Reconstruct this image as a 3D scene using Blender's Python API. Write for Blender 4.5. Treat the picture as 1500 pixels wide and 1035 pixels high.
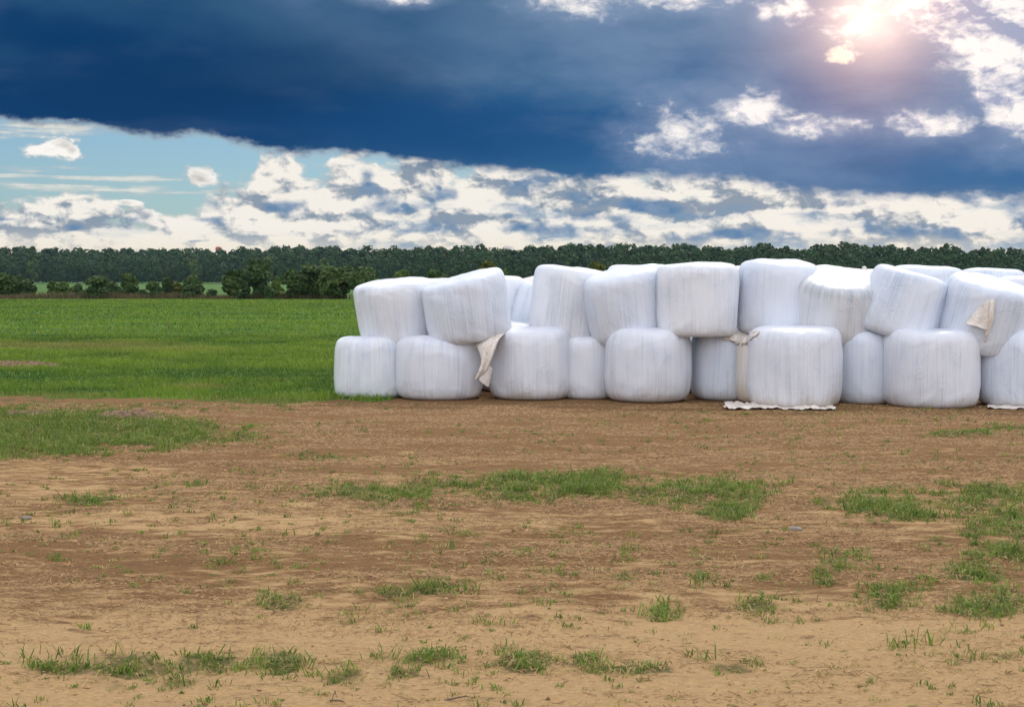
import bpy, math, random
import numpy as np
from mathutils import Vector, Matrix, Euler

for o in list(bpy.data.objects): bpy.data.objects.remove(o)
S = bpy.context.scene
C = S.collection
R = math.radians

# ------------------------------------------------------------------ camera
F = 2083.0; CH = 1.9; PITCH = math.atan(108.0 / F)
cam = bpy.data.objects.new('camera', bpy.data.cameras.new('camera')); C.objects.link(cam)
cam.data.sensor_width = 36; cam.data.lens = F / 1500 * 36
cam.data.clip_start = 0.1; cam.data.clip_end = 20000
cam.location = (0, 0, CH); cam.rotation_euler = (math.pi / 2 - PITCH, 0, 0)
S.camera = cam
cp, sp = math.cos(PITCH), math.sin(PITCH)
def ray(x, y):                       # direction seen at a pixel of the photograph
    a = (x - 750) / F; b = -(y - 517.5) / F
    return a, cp + b * sp, -sp + b * cp
def gpt(x, y):                       # the point of the flat ground there
    a, c, d = ray(x, y); t = -CH / d
    return a * t, c * t
def pix(X, Y, Z=0.0):
    zc = Y * cp - (Z - CH) * sp; yc = Y * sp + (Z - CH) * cp
    return 750 + F * X / zc, 517.5 - F * yc / zc
def azel(x, y):
    a, c, d = ray(x, y)
    return math.atan2(a, c), math.atan2(d, math.hypot(a, c))

# ------------------------------------------------------------------ exposure, sun
S.view_settings.view_transform = 'Standard'; S.view_settings.look = 'None'
S.view_settings.exposure = 0.0; S.view_settings.gamma = 1.0
SUN_EL, SUN_AZ = R(48), R(16)
sun = bpy.data.objects.new('sun', bpy.data.lights.new('sun', 'SUN')); C.objects.link(sun)
sun.data.energy = 2.0; sun.data.angle = R(14); sun.data.color = (1.0, 0.9, 0.76)
sd = Vector((math.sin(SUN_AZ) * math.cos(SUN_EL), math.cos(SUN_AZ) * math.cos(SUN_EL), math.sin(SUN_EL)))
sun.rotation_euler = sd.to_track_quat('Z', 'Y').to_euler()
sun.location = sd * 60

# ------------------------------------------------------------------ node helpers
class E:
    def __init__(s, nt, sock): s.nt, s.s = nt, sock
    def _m(s, op, *a, clamp=False):
        n = s.nt.nodes.new('ShaderNodeMath'); n.operation = op; n.use_clamp = clamp
        for i, v in enumerate((s,) + a):
            if isinstance(v, E): s.nt.links.new(v.s, n.inputs[i])
            else: n.inputs[i].default_value = float(v)
        return E(s.nt, n.outputs[0])
    def __add__(s, o): return s._m('ADD', o)
    __radd__ = __add__
    def __sub__(s, o): return s._m('SUBTRACT', o)
    def __rsub__(s, o): return (s * -1) + o
    def __mul__(s, o): return s._m('MULTIPLY', o)
    __rmul__ = __mul__
    def __truediv__(s, o): return s._m('DIVIDE', o)
    def pow(s, o): return s._m('POWER', o)
    def max(s, o): return s._m('MAXIMUM', o)
    def min(s, o): return s._m('MINIMUM', o)
    def abs(s): return s._m('ABSOLUTE')
    def sat(s): return s._m('ADD', 0.0, clamp=True)
    def ss(s, a, b):                 # smoothstep a -> b
        n = s.nt.nodes.new('ShaderNodeMapRange'); n.interpolation_type = 'SMOOTHSTEP'
        s.nt.links.new(s.s, n.inputs[0]); n.inputs[1].default_value = a; n.inputs[2].default_value = b
        return E(s.nt, n.outputs[0])
def vec(nt, x, y, z):
    n = nt.nodes.new('ShaderNodeCombineXYZ')
    for i, v in enumerate((x, y, z)):
        if isinstance(v, E): nt.links.new(v.s, n.inputs[i])
        else: n.inputs[i].default_value = v
    return n.outputs[0]
def noise(nt, v, scale, detail=6, rough=0.55, lac=2.0, dist=0.0, col=False):
    n = nt.nodes.new('ShaderNodeTexNoise'); nt.links.new(v, n.inputs['Vector'])
    n.inputs['Scale'].default_value = scale; n.inputs['Detail'].default_value = detail
    n.inputs['Roughness'].default_value = rough; n.inputs['Lacunarity'].default_value = lac
    n.inputs['Distortion'].default_value = dist
    return n.outputs['Color'] if col else E(nt, n.outputs['Fac'])
def vmath(nt, op, a, b):
    n = nt.nodes.new('ShaderNodeVectorMath'); n.operation = op
    for i, v in enumerate((a, b)):
        if hasattr(v, 'is_output'): nt.links.new(v, n.inputs[i])
        else: n.inputs[i].default_value = v
    return n.outputs[0]
def mix(nt, f, a, b):
    n = nt.nodes.new('ShaderNodeMix'); n.data_type = 'RGBA'; n.clamp_factor = True
    if isinstance(f, E): nt.links.new(f.s, n.inputs[0])
    else: n.inputs[0].default_value = f
    for k, v in ((6, a), (7, b)):
        if hasattr(v, 'is_output'): nt.links.new(v, n.inputs[k])
        else: n.inputs[k].default_value = tuple(v)[:3] + (1,)
    return n.outputs[2]
def curve(nt, x, pts, lo, hi):       # pts (x, y) in real units; x mapped lo..hi to 0..1
    ys = [p[1] for p in pts]; y0, y1 = min(ys), max(ys) + 1e-6
    n = nt.nodes.new('ShaderNodeFloatCurve'); c = n.mapping.curves[0]
    q = [((px - lo) / (hi - lo), (py - y0) / (y1 - y0)) for px, py in pts]
    c.points[0].location = q[0]; c.points[1].location = q[-1]
    for p in q[1:-1]: c.points.new(*p)
    n.mapping.update()
    nt.links.new((((x - lo) / (hi - lo)).sat()).s, n.inputs['Value'])
    return E(nt, n.outputs[0]) * (y1 - y0) + y0
def srgb(r, g, b):
    f = lambda c: (c / 255 / 12.92) if c <= 10 else ((c / 255 + 0.055) / 1.055) ** 2.4
    return (f(r), f(g), f(b))

# ------------------------------------------------------------------ world: sky and clouds
W = bpy.data.worlds.new('World'); S.world = W; W.use_nodes = True
nt = W.node_tree; nt.nodes.clear()
tc = nt.nodes.new('ShaderNodeTexCoord'); D = tc.outputs['Generated']
sx = nt.nodes.new('ShaderNodeSeparateXYZ'); nt.links.new(D, sx.inputs[0])
dx, dy, dz = (E(nt, sx.outputs[i]) for i in range(3))
az = dx._m('ARCTAN2', dy)
el = dz._m('ARCSINE')
HI = R(26)
def cl(pts):                         # a line given by pixels, as elevation over azimuth
    q = [azel(x, y) for x, y in pts]
    return curve(nt, az, [(-HI, q[0][1])] + [p for p in q if -HI < p[0] < HI] + [(HI, q[-1][1])], -HI, HI)
def ell(x, y, rx, ry):               # 1 in the middle, 0 at the rim, negative outside
    a, e = azel(x, y)
    u = (az - a) * (F / rx); v = (el - e) * (F / ry)
    return 1 - (u * u + v * v).pow(0.5)
def sv(kx, kz, off=(0, 0, 0)):
    return vmath(nt, 'ADD', vmath(nt, 'MULTIPLY', D, (kx, kx, kz)), off)
def warp(v, src, scale, amt):
    c = noise(nt, src, scale, 4, 0.55, col=True)
    return vmath(nt, 'ADD', v, vmath(nt, 'MULTIPLY', vmath(nt, 'SUBTRACT', c, (0.5, 0.5, 0.5)), (amt,) * 3))

# clear air
ns = nt.nodes.new('ShaderNodeTexSky'); ns.sky_type = 'NISHITA'; ns.sun_disc = False
ns.sun_elevation = SUN_EL; ns.sun_rotation = SUN_AZ; ns.altitude = 0; ns.air_density = 1.0; ns.dust_density = 0.6; ns.ozone_density = 2.0
bsky = nt.nodes.new('ShaderNodeBackground'); bsky.inputs[1].default_value = 0.08
nt.links.new(vmath(nt, 'MULTIPLY', ns.outputs[0], (0.62, 0.83, 0.98)), bsky.inputs[0])

# cumulus (used for the low bank, the small clouds and the gaps in the dark cloud)
def voro(v, scale, detail=3, rough=0.5):
    n = nt.nodes.new('ShaderNodeTexVoronoi'); n.feature = 'F1'; n.normalize = True
    nt.links.new(v, n.inputs['Vector']); n.inputs['Scale'].default_value = scale; n.inputs['Detail'].default_value = detail
    n.inputs['Roughness'].default_value = rough
    return 1 - E(nt, n.outputs['Distance'])
cv = warp(sv(1, 1.7), sv(1, 1.7), 40, 0.016)
cu = noise(nt, cv, 19, 9, 0.55)
bil = noise(nt, cv, 62, 7, 0.62)
def lump(v):
    return voro(v, 24, 2, 0.5) * 0.70 + noise(nt, v, 20, 7, 0.52) * 0.8
lm = lump(cv)
lm2 = lump(vmath(nt, 'ADD', cv, (0.0045, 0, 0.0105)))
relief = lm - lm2                                          # >0: thins out upward = lit side
bil2 = noise(nt, vmath(nt, 'ADD', cv, (0.0015, 0, 0.0040)), 62, 5, 0.62)
frel = bil - bil2
big = noise(nt, vmath(nt, 'ADD', cv, (3.1, 0, 1.7)), 11, 3, 0.5)
# flat streaks: blue bases of far clouds
st = noise(nt, warp(sv(1, 5.5), sv(1, 3), 24, 0.05), 13, 6, 0.58)
# low bank
bank_top = cl([(0, 287), (60, 300), (130, 296), (230, 318), (270, 303), (330, 270), (372, 264), (396, 226), (440, 250), (470, 262), (515, 222), (640, 226), (760, 232), (1500, 235)])
below = (bank_top - el) * F                                # pixels below the bank's top line
bank_d = below / 26 + (cu - 0.5) * 4.5 + (lm - 0.86) * 5.0 + (bil - 0.5) * 2.4
bank_m = bank_d.ss(-0.25, 0.75)
low_el = el * F                                            # height over the horizon in photo pixels
hor = 1 - low_el.ss(15, 80)                                # close to the horizon all is cream
edge_k = 1 - bank_d.ss(0.2, 2.2)
shade = ((0.86 - lm) * 1.4 - relief * 8.5 - frel * 3.8 + (big - 0.5) * 2.4 + (bil - 0.5) * 0.7 + 0.32 - edge_k * 0.35).sat()
shade = shade * (1 - hor * 0.55)
cream = mix(nt, hor, srgb(247, 241, 231), srgb(243, 229, 205))
grey = mix(nt, hor, srgb(140, 154, 170), srgb(190, 190, 184))
bank_c = mix(nt, shade, cream, grey)
bl_env = low_el.ss(26, 45) * (1 - low_el.ss(84, 125))
bl_x = curve(nt, az, [(-HI, 0.0), (azel(250, 300)[0], 0.05), (azel(520, 300)[0], 0.5), (azel(640, 300)[0], 1.0), (azel(900, 300)[0], 0.85), (HI, 0.9)], -HI, HI)
bl = (bl_env * 0.05 + bl_x * 0.06 + (st - 0.5) * 1.5 - (lm - 0.86) * 0.8 - 0.13).ss(-0.06, 0.34)
bl = bl * bl_env.ss(0.0, 0.4)
bluec = mix(nt, (st * 2 - 0.6).sat(), srgb(84, 132, 174), srgb(128, 160, 188))
bank_c = mix(nt, bl * (0.35 + 0.6 * bl_x), bank_c, bluec)
# the bank's own large shaded sides
bite = None
for q in ((560, 300, 50, 22), (800, 336, 150, 15), (1100, 342, 200, 10), (540, 262, 20, 34), (950, 303, 50, 16), (856, 290, 42, 13), (1340, 338, 110, 12), (1485, 312, 60, 24), (1235, 300, 40, 14), (1420, 290, 40, 16), (775, 262, 40, 20), (610, 338, 90, 9), (735, 300, 60, 20), (1020, 288, 40, 9), (300, 322, 50, 7), (200, 322, 20, 8), (110, 333, 18, 8), (10, 321, 40, 4), (290, 353, 30, 3), (420, 300, 30, 16), (650, 288, 26, 16), (880, 320, 100, 10)):
    e_ = ell(*q); bite = e_ if bite is None else bite.max(e_)
bite_m = (bite * 1.1 + (0.86 - lm) * 2.4 + (cu - 0.5) * -2.0 - relief * 4 + (bil - 0.5) * 0.8).ss(0.0, 1.3) * bite.ss(-0.5, 0.1)
bank_c = mix(nt, bite_m * 0.85, bank_c, mix(nt, bil.ss(0.35, 0.7), srgb(72, 120, 166), srgb(124, 150, 180)))
# two single clouds and small puffs
puff = None
for a in ((88, 213, 34, 20), (72, 219, 30, 10), (108, 219, 20, 13), (294, 260, 27, 19), (183, 297, 26, 5), (95, 300, 34, 11), (497, 243, 16, 12), (150, 302, 22, 10), (210, 318, 30, 14)):
    e_ = ell(*a); puff = e_ if puff is None else puff.max(e_)
puff_d = puff + (lm - 0.86) * 1.6 + (cu - 0.5) * 1.0 + (bil - 0.5) * 2.2
puff_m = puff_d.ss(0.0, 0.5)
puff_c = mix(nt, (puff_d - 0.3).ss(0.0, 0.9) * 0.55 + (bil - 0.5) * 0.6 - relief * 3, srgb(253, 249, 243), srgb(186, 182, 180))
# thin streaks at the left
strk = noise(nt, sv(1, 13), 13, 5, 0.5)
str_env = ell(40, 186, 160, 13).max(ell(20, 246, 90, 7)).max(ell(80, 274, 190, 12)).max(ell(110, 262, 190, 6)).max(ell(30, 270, 90, 18))
str_m = (str_env * 0.9 + (strk - 0.5) * 4.0 + (bil - 0.5) * 1.0).ss(0.0, 0.9) * 0.85

# the dark cloud
edge = cl([(-60, 165), (0, 173), (60, 176), (120, 181), (180, 190), (240, 197), (290, 189), (340, 200), (430, 219), (520, 222), (600, 231), (700, 243), (800, 251), (860, 261), (930, 252), (1000, 255), (1080, 256), (1130, 268), (1200, 279), (1290, 284), (1400, 281), (1500, 287), (1560, 288)])
dn = noise(nt, warp(sv(1, 2.2), sv(1, 2), 16, 0.03), 11, 8, 0.5)
dbl = noise(nt, sv(1, 2.5), 75, 5, 0.55)
wsp = noise(nt, sv(1, 0.6), 190, 4, 0.6)
dd = (el - edge) * F + (dn - 0.5) * 22 + (dbl - 0.5) * 20 + (cu - 0.5) * 14 + (wsp - 0.5) * 8
dark_m = dd.ss(-15, 5)
# holes in it where white cloud shows
upr = cl([(1000, -90), (1150, -60), (1195, -25), (1235, 10), (1290, 40), (1350, 60), (1392, 90), (1425, 130), (1440, 175), (1470, 200), (1530, 215)])
hole = (el - upr) * (F / 62)
hole = hole.min(((az - azel(1190, 50)[0]) * 12).max(-3))
for a in ((1003, 198, 62, 36), (1090, 163, 50, 24), (1190, 187, 64, 15), (1375, 180, 52, 17), (1262, 24, 40, 26), (845, -2, 75, 22), (990, -6, 105, 20), (1122, 22, 16, 15), (1150, 8, 30, 22), (585, -8, 45, 12), (1480, 62, 30, 40), (1480, 150, 40, 40)):
    hole = hole.max(ell(*a) * 0.8)
hole_d = hole + ((az - azel(1390, 90)[0]) * 14).max(0).min(1.2) * (hole.ss(0.0, 0.4)) + (cu - 0.5) * 2.2 + (lm - 0.86) * 1.5 + (bil - 0.5) * 2.2 - 0.04
hole_m = hole_d.ss(-0.15, 0.95)
hole_c = mix(nt, ((hole_d - 0.5).ss(0, 1.5) * 0.3 - relief * 6.5 - frel * 3.6 + (bil - 0.5) * 1.0 + (big - 0.5) * 2.0 + 0.14).sat(), srgb(255, 250, 246), srgb(158, 168, 196))
# its colour: deep blue at left, paler and greyer to the right and to the top
t_az = az.ss(azel(200, 0)[0], azel(1150, 0)[0])
h_el = (el - edge) * F
base = mix(nt, t_az, srgb(0, 56, 104), srgb(40, 102, 152))
topc = mix(nt, t_az, srgb(44, 86, 124), srgb(100, 132, 166))
dn2 = noise(nt, warp(sv(1, 2.6), sv(1, 2), 9, 0.06, ), 6, 7, 0.52)
dk = mix(nt, (h_el / 260 + (dn2 - 0.5) * 1.6 + (dn - 0.5) * 0.7 - 0.16).ss(0.0, 0.75), base, topc)
pale = (dn2 - 0.5) * 3.2 + (dn - 0.5) * 2.0 + (t_az - 0.55) * 1.0
dk = mix(nt, pale.ss(0.0, 1.1) * 0.6, dk, srgb(112, 140, 176))
dk = mix(nt, (1 - dd.ss(0, 22)) * 0.35 * t_az, dk, srgb(70, 110, 150))
lay = noise(nt, warp(sv(1, 4.5), sv(1, 3), 12, 0.05), 9, 7, 0.55)
dk = mix(nt, (lay - 0.5)._m('MULTIPLY', 3.0).ss(0.0, 1.0) * (0.18 + 0.32 * t_az), dk, srgb(126, 150, 180))
dk = mix(nt, ((lay - 0.5) * -3.0).ss(0.0, 1.0) * 0.35, dk, srgb(10, 62, 112))
# deepest core
dk = mix(nt, (ell(330, 120, 420, 110) + (dn - 0.5) * 0.8).ss(0.0, 0.9) * 0.6, dk, srgb(0, 50, 96))
dk = mix(nt, (ell(700, 190, 520, 70) + (dn - 0.5) * 0.8).ss(0.0, 0.9) * 0.5, dk, srgb(0, 66, 122))
halo = (hole + (bil - 0.5) * 1.2 + (cu - 0.5) * 1.5).ss(-1.1, 0.4)
dk = mix(nt, halo * 0.5, dk, srgb(146, 164, 194))
dk = mix(nt, hole_m, dk, hole_c)

spot = (ell(1241, 79, 24, 12) + (bil - 0.5) * 5.5 + (lm - 0.86) * 3).ss(0.1, 1.3)
dk = mix(nt, spot * 0.75, dk, srgb(255, 244, 226))

# the sun burning through
sa, se = azel(1275, 28)
sdir = (math.sin(sa) * math.cos(se), math.cos(sa) * math.cos(se), math.sin(se))
dp = nt.nodes.new('ShaderNodeVectorMath'); dp.operation = 'DOT_PRODUCT'; nt.links.new(D, dp.inputs[0]); dp.inputs[1].default_value = sdir
ang = E(nt, dp.outputs['Value'])._m('ARCCOSINE') * F       # in photo pixels

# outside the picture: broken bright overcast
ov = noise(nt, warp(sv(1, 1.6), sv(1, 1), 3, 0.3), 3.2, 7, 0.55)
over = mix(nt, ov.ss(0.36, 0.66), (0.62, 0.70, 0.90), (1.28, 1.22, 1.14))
over = vmath(nt, 'MULTIPLY', over, vec(nt, *([(dy * -1).ss(-0.2, 0.7) * 0.62 + 1.0] * 3)))  # unseen sky behind the camera raised as added fill for the bale fronts
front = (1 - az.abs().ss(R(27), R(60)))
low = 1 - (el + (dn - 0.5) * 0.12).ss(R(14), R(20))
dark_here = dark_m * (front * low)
far_bank = bank_m
# compose colours
col = mix(nt, str_m, (0.5, 0.5, 0.5), srgb(238, 236, 224))
col = mix(nt, puff_m, col, puff_c)
col = mix(nt, far_bank, col, bank_c)
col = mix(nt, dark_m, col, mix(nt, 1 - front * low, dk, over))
cover = 1 - (1 - str_m) * (1 - puff_m) * (1 - bank_m) * (1 - dark_m)
g1 = (ang * ang * (-1 / (2 * 34 ** 2)))._m('EXPONENT')
g2 = (ang * ang * (-1 / (2 * 72 ** 2)))._m('EXPONENT')
g3 = (ang * (-1 / 110))._m('EXPONENT')
glow = vmath(nt, 'ADD', vmath(nt, 'MULTIPLY', vec(nt, g1, g1, g1), (0.46, 0.38, 0.26)),
             vmath(nt, 'ADD', vmath(nt, 'MULTIPLY', vec(nt, g2, g2, g2), (0.50, 0.27, 0.14)),
                   vmath(nt, 'MULTIPLY', vec(nt, g3, g3, g3), (0.26, 0.10, 0.07))))
col = vmath(nt, 'ADD', col, glow)
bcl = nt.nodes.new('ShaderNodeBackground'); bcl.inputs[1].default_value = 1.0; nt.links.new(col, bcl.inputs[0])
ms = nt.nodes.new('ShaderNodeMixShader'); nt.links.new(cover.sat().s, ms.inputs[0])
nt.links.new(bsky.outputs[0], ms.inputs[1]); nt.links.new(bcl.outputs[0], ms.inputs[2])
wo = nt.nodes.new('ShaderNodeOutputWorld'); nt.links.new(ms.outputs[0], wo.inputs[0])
W.cycles.sampling_method = 'MANUAL'; W.cycles.sample_map_resolution = 1024

# ------------------------------------------------------------------ mesh helpers
rng = np.random.default_rng(7)
random.seed(7)
def vnoise(x, y, seed=0):
    x = np.asarray(x, float); y = np.asarray(y, float)
    xi = np.floor(x).astype(np.int64); yi = np.floor(y).astype(np.int64)
    fx = x - xi; fy = y - yi
    fx = fx * fx * (3 - 2 * fx); fy = fy * fy * (3 - 2 * fy)
    def h(a, b):
        n = (a * 374761393 + b * 668265263 + seed * 974634777) & 0xFFFFFFFF
        n = ((n ^ (n >> 13)) * 1274126177) & 0xFFFFFFFF
        n = (n ^ (n >> 16)) & 0xFFFFFF
        return n / float(0xFFFFFF)
    return (h(xi, yi) * (1 - fx) + h(xi + 1, yi) * fx) * (1 - fy) + (h(xi, yi + 1) * (1 - fx) + h(xi + 1, yi + 1) * fx) * fy
def fbm(x, y, o=4, seed=0, g=0.5):
    s = 0; a = 1; t = 0
    for i in range(o):
        s = s + a * vnoise(x * 2 ** i + 13.7 * i, y * 2 ** i - 7.3 * i, seed + i); t += a; a *= g
    return s / t
def sstep(x, a, b):
    t = np.clip((x - a) / (b - a), 0, 1); return t * t * (3 - 2 * t)
def mesh(name, V, Fq, mat, parent=None, smooth=False, attrs=None, loc=None):
    me = bpy.data.meshes.new(name)
    V = np.ascontiguousarray(V, np.float32); Fq = np.ascontiguousarray(Fq, np.int32)
    k = Fq.shape[1]
    me.vertices.add(len(V)); me.vertices.foreach_set('co', V.ravel())
    me.loops.add(Fq.size); me.loops.foreach_set('vertex_index', Fq.ravel())
    me.polygons.add(len(Fq))
    me.polygons.foreach_set('loop_start', np.arange(0, Fq.size, k, dtype=np.int32))
    me.polygons.foreach_set('use_smooth', np.full(len(Fq), smooth))
    me.update(calc_edges=True)
    for an, av in (attrs or {}).items():
        a = me.attributes.new(an, 'FLOAT', 'POINT'); a.data.foreach_set('value', np.ascontiguousarray(av, np.float32))
    me.materials.append(mat)
    o = bpy.data.objects.new(name, me); C.objects.link(o)
    if parent is not None: o.parent = parent
    if loc is not None: o.location = loc
    return o
def tag(o, label=None, cat=None, group=None, kind=None):
    if label: o['label'] = label
    if cat: o['category'] = cat
    if group: o['group'] = group
    if kind: o['kind'] = kind
    return o
def empty(name, loc=(0, 0, 0), rot=(0, 0, 0)):
    o = bpy.data.objects.new(name, None); C.objects.link(o); o.location = loc; o.rotation_euler = rot; o.empty_display_size = 0.3
    return o
def newmat(name, rough=0.8):
    m = bpy.data.materials.new(name); m.use_nodes = True; nt = m.node_tree
    b = nt.nodes['Principled BSDF']; b.inputs['Roughness'].default_value = rough
    return m, nt, b
def attr(nt, name):
    n = nt.nodes.new('ShaderNodeAttribute'); n.attribute_name = name; return E(nt, n.outputs['Fac'])
def bump(nt, b, h, dist, strength=1.0):
    n = nt.nodes.new('ShaderNodeBump'); n.inputs['Strength'].default_value = strength; n.inputs['Distance'].default_value = dist
    nt.links.new(h.s, n.inputs['Height']); nt.links.new(n.outputs[0], b.inputs['Normal']); return n
def objco(nt):
    return nt.nodes.new('ShaderNodeTexCoord').outputs['Object']
def mulv(nt, v, k): return vmath(nt, 'MULTIPLY', v, k)

# ------------------------------------------------------------------ where grass grows (photo places laid on the ground)
PATCH = [ (60,590,170,7,.7,.5),(240,592,150,6,.75,.5),(400,590,130,6,.8,.6),(330,600,120,5,.5,.4),(545,594,70,5,.5,.4),(150,600,90,5,.5,.4),  # x, y, rx, ry, strength, lushness
 (60,636,215,30,1.5,1),(215,634,150,20,1.1,.9),(320,640,70,11,.7,.6),(30,602,60,7,.5,.4),(120,604,60,6,.35,.4),(20,668,60,8,.5,.4),
 (480,668,60,6,.6,.5),(440,680,80,7,.35,.3),(395,652,40,7,.4,.4),(400,630,60,8,.35,.4),(510,592,50,6,.6,.5),(620,590,50,5,.35,.4),(600,598,25,4,.4,.4),
 (130,732,50,8,.8,.6),(190,728,28,7,.5,.6),(245,724,25,6,.5,.5),(300,712,32,7,.5,.6),(370,716,16,6,.5,.5),(75,760,20,4,.35,.4),(560,722,150,11,.9,.7),(640,712,70,10,.7,.7),(600,742,70,8,.7,.5),
 (690,716,60,10,1,.9),(800,712,120,19,1.3,.9),(880,712,90,16,.8,.8),(960,722,60,16,.7,.7),(1050,722,100,20,1.1,.8),(1060,750,60,11,1.0,1),(1110,758,50,6,.6,.6),(985,770,40,10,.35,.3),
 (1205,738,45,9,.8,.6),(1310,738,80,22,1.35,.9),(1400,735,55,22,1.0,.8),(1470,728,60,16,.9,.8),(1330,722,160,16,.5,.5),(1290,765,100,14,.35,.4),(1430,760,60,20,.7,.8),(1480,770,50,28,.9,1),(1425,782,22,14,1.1,1),
 (1400,800,60,20,.6,.6),(1470,815,70,30,1.1,.9),(1440,840,60,18,.8,.8),(1240,820,38,14,.9,.8),(1205,845,22,14,.7,.7),(1290,818,30,8,.4,.4),(1190,800,30,14,.35,.5),
 (1310,874,44,20,1.15,1),(1345,860,30,14,.8,.8),(1250,885,30,10,.5,.5),(1360,890,40,12,.6,.7),(1440,895,70,18,.9,.7),(1490,870,40,20,.7,.7),(1100,870,30,10,.5,.5),(1115,890,45,12,.7,.6),
 (1410,637,75,7,.75,.6),(1340,643,30,5,.5,.5),(1480,628,50,6,.7,.6),(1023,848,8,11,1.2,.9),(912,850,14,6,.8,.6),(970,897,28,14,1.0,.8),(930,897,40,12,.7,.5),(1030,900,50,11,.7,.5),(1105,907,25,10,.6,.6),(820,870,30,12,.45,.5),(785,867,20,8,.4,.5),
 (900,905,60,8,.4,.4),(850,945,40,5,.35,.5),(1360,917,20,5,.5,.5),(1310,905,20,5,.4,.5),
 (570,880,60,16,.8,.6),(650,868,45,14,.9,.7),(600,895,60,12,.6,.5),(410,884,35,13,.8,.7),(360,892,60,16,.45,.4),(455,880,40,14,.5,.5),(665,897,25,8,.6,.6),(515,912,30,8,.6,.5),(310,912,45,12,.4,.4),(120,920,14,9,.7,.7),(200,918,80,12,.25,.3),
 (540,910,60,10,.4,.4),(670,935,12,6,.6,.4),(745,890,25,8,.6,.5),(740,915,30,6,.4,.4),
 (90,978,60,14,1.1,.8),(190,975,90,18,1.0,.6),(300,975,100,20,.8,.5),(400,975,60,18,1.1,.7),(270,1000,60,12,.7,.6),(170,1000,60,12,.5,.5),(460,968,60,12,.8,.6),(490,988,50,14,1.1,.8),(560,962,30,8,.5,.5),
 (590,985,40,10,.7,.7),(640,965,50,12,.9,.8),(655,985,60,8,.8,.6),(775,968,50,14,1.05,.7),(850,965,45,12,1,.7),(870,978,50,8,.8,.6),(945,980,50,8,.9,.6),(20,970,20,12,.6,.5),
 (1085,978,60,10,.7,.5),(1180,968,30,8,.3,.4),(1270,972,50,8,.5,.5),(1430,970,55,12,1.0,.7),(1470,966,20,10,.8,.6),(1160,985,20,6,.6,.5),(1010,970,30,10,.4,.4),(1470,1000,20,6,.3,.3),(300,1030,15,5,.6,.5),
]
def field_mask(X, Y):
    """1 on the green field, 0 on the bare yard; the edge runs along the foot of the bale stack."""
    n = fbm(X * 0.5, Y * 0.35, 5, 31, .65)
    lim = 22.4 + 0.02 * X + np.where(X > -3.5, 0, 0) + (n - 0.5) * 3.4
    lim = np.where(X > -2.2, lim + sstep(X, -2.2, -1.0) * 3.2, lim)
    return sstep(Y + (fbm(X * 3, Y * 2, 3, 32, .7) - .5) * 1.6, lim - 0.5, lim + 0.9)
def patch_mask(X, Y):
    px, py = pix(X, np.maximum(Y, 3.0))
    m = np.zeros_like(px); l = np.zeros_like(px)
    for (x, y, rx, ry, s, lu) in PATCH:
        d = 1 - ((px - x) / (rx * 1.42)) ** 2 - ((py - y) / (ry * 1.5)) ** 2
        v = s * np.clip(d, 0, 1)
        l = np.where(v > m, lu, l); m = np.maximum(m, v)
    # weeds outside the photographed strip, for neighbouring views
    out = sstep(np.abs(px - 750), 800, 900)
    m = m * (1 - out) + out * 1.1 * sstep(fbm(X * .5, Y * .5, 3, 77), .52, .75)
    l = l * (1 - out) + out * .6
    near = sstep(py, 1040, 1100); m = m * (1 - near)
    n = fbm(X * 3.4, Y * 2.2, 5, 5, 0.65)
    g = sstep(np.clip(m, 0, 1.3) * (0.30 + 2.3 * np.clip(n - 0.30, 0, 1)), 0.12, 1.05)
    return g, l
def height(X, Y):
    r = np.hypot(X, Y)
    k = np.clip(1 - r / 70.0, 0, 1)
    h = (fbm(X * .35, Y * .35, 3, 3) - .5) * 0.10 * np.clip(r / 12, .3, 1) * k
    h = h + (fbm(X * 1.1, Y * 2.6, 4, 9) - .5) * 0.070 * k
    h = h + (fbm(X * 6, Y * 11, 3, 19) - .5) * 0.024 * k
    foot = sstep(Y, 18.5, 20.5) * (1 - sstep(Y, 26, 30)) * sstep(X, -4, -2.5)
    return h * (1 - 0.85 * foot)

# ------------------------------------------------------------------ ground: one sheet to the horizon
th = np.concatenate([np.linspace(-180, -32, 60, endpoint=False), np.linspace(-32, 32, 900, endpoint=False), np.linspace(32, 180, 60, endpoint=False)])
th = np.radians(th)
rr = np.concatenate([[0.02], np.geomspace(1.0, 5.2, 40, endpoint=False), np.geomspace(5.2, 26, 520, endpoint=False), np.geomspace(26, 120, 120, endpoint=False), np.geomspace(120, 1250, 40)])
T_, R_ = np.meshgrid(th, rr)
GX = (np.sin(T_) * R_).ravel(); GY = (np.cos(T_) * R_).ravel()
GZ = height(GX, GY)
nth, nr = len(th), len(rr)
i0 = np.arange(nr - 1)[:, None] * nth + np.arange(nth)[None, :]
i1 = np.arange(nr - 1)[:, None] * nth + (np.arange(nth)[None, :] + 1) % nth
Fg = np.stack([i0, i1, i1 + nth, i0 + nth], -1).reshape(-1, 4)[:, ::-1]
gm, gl = patch_mask(GX, GY); fm = field_mask(GX, GY)
gpx, gpy = pix(GX, np.maximum(GY, 3.0))
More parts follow.
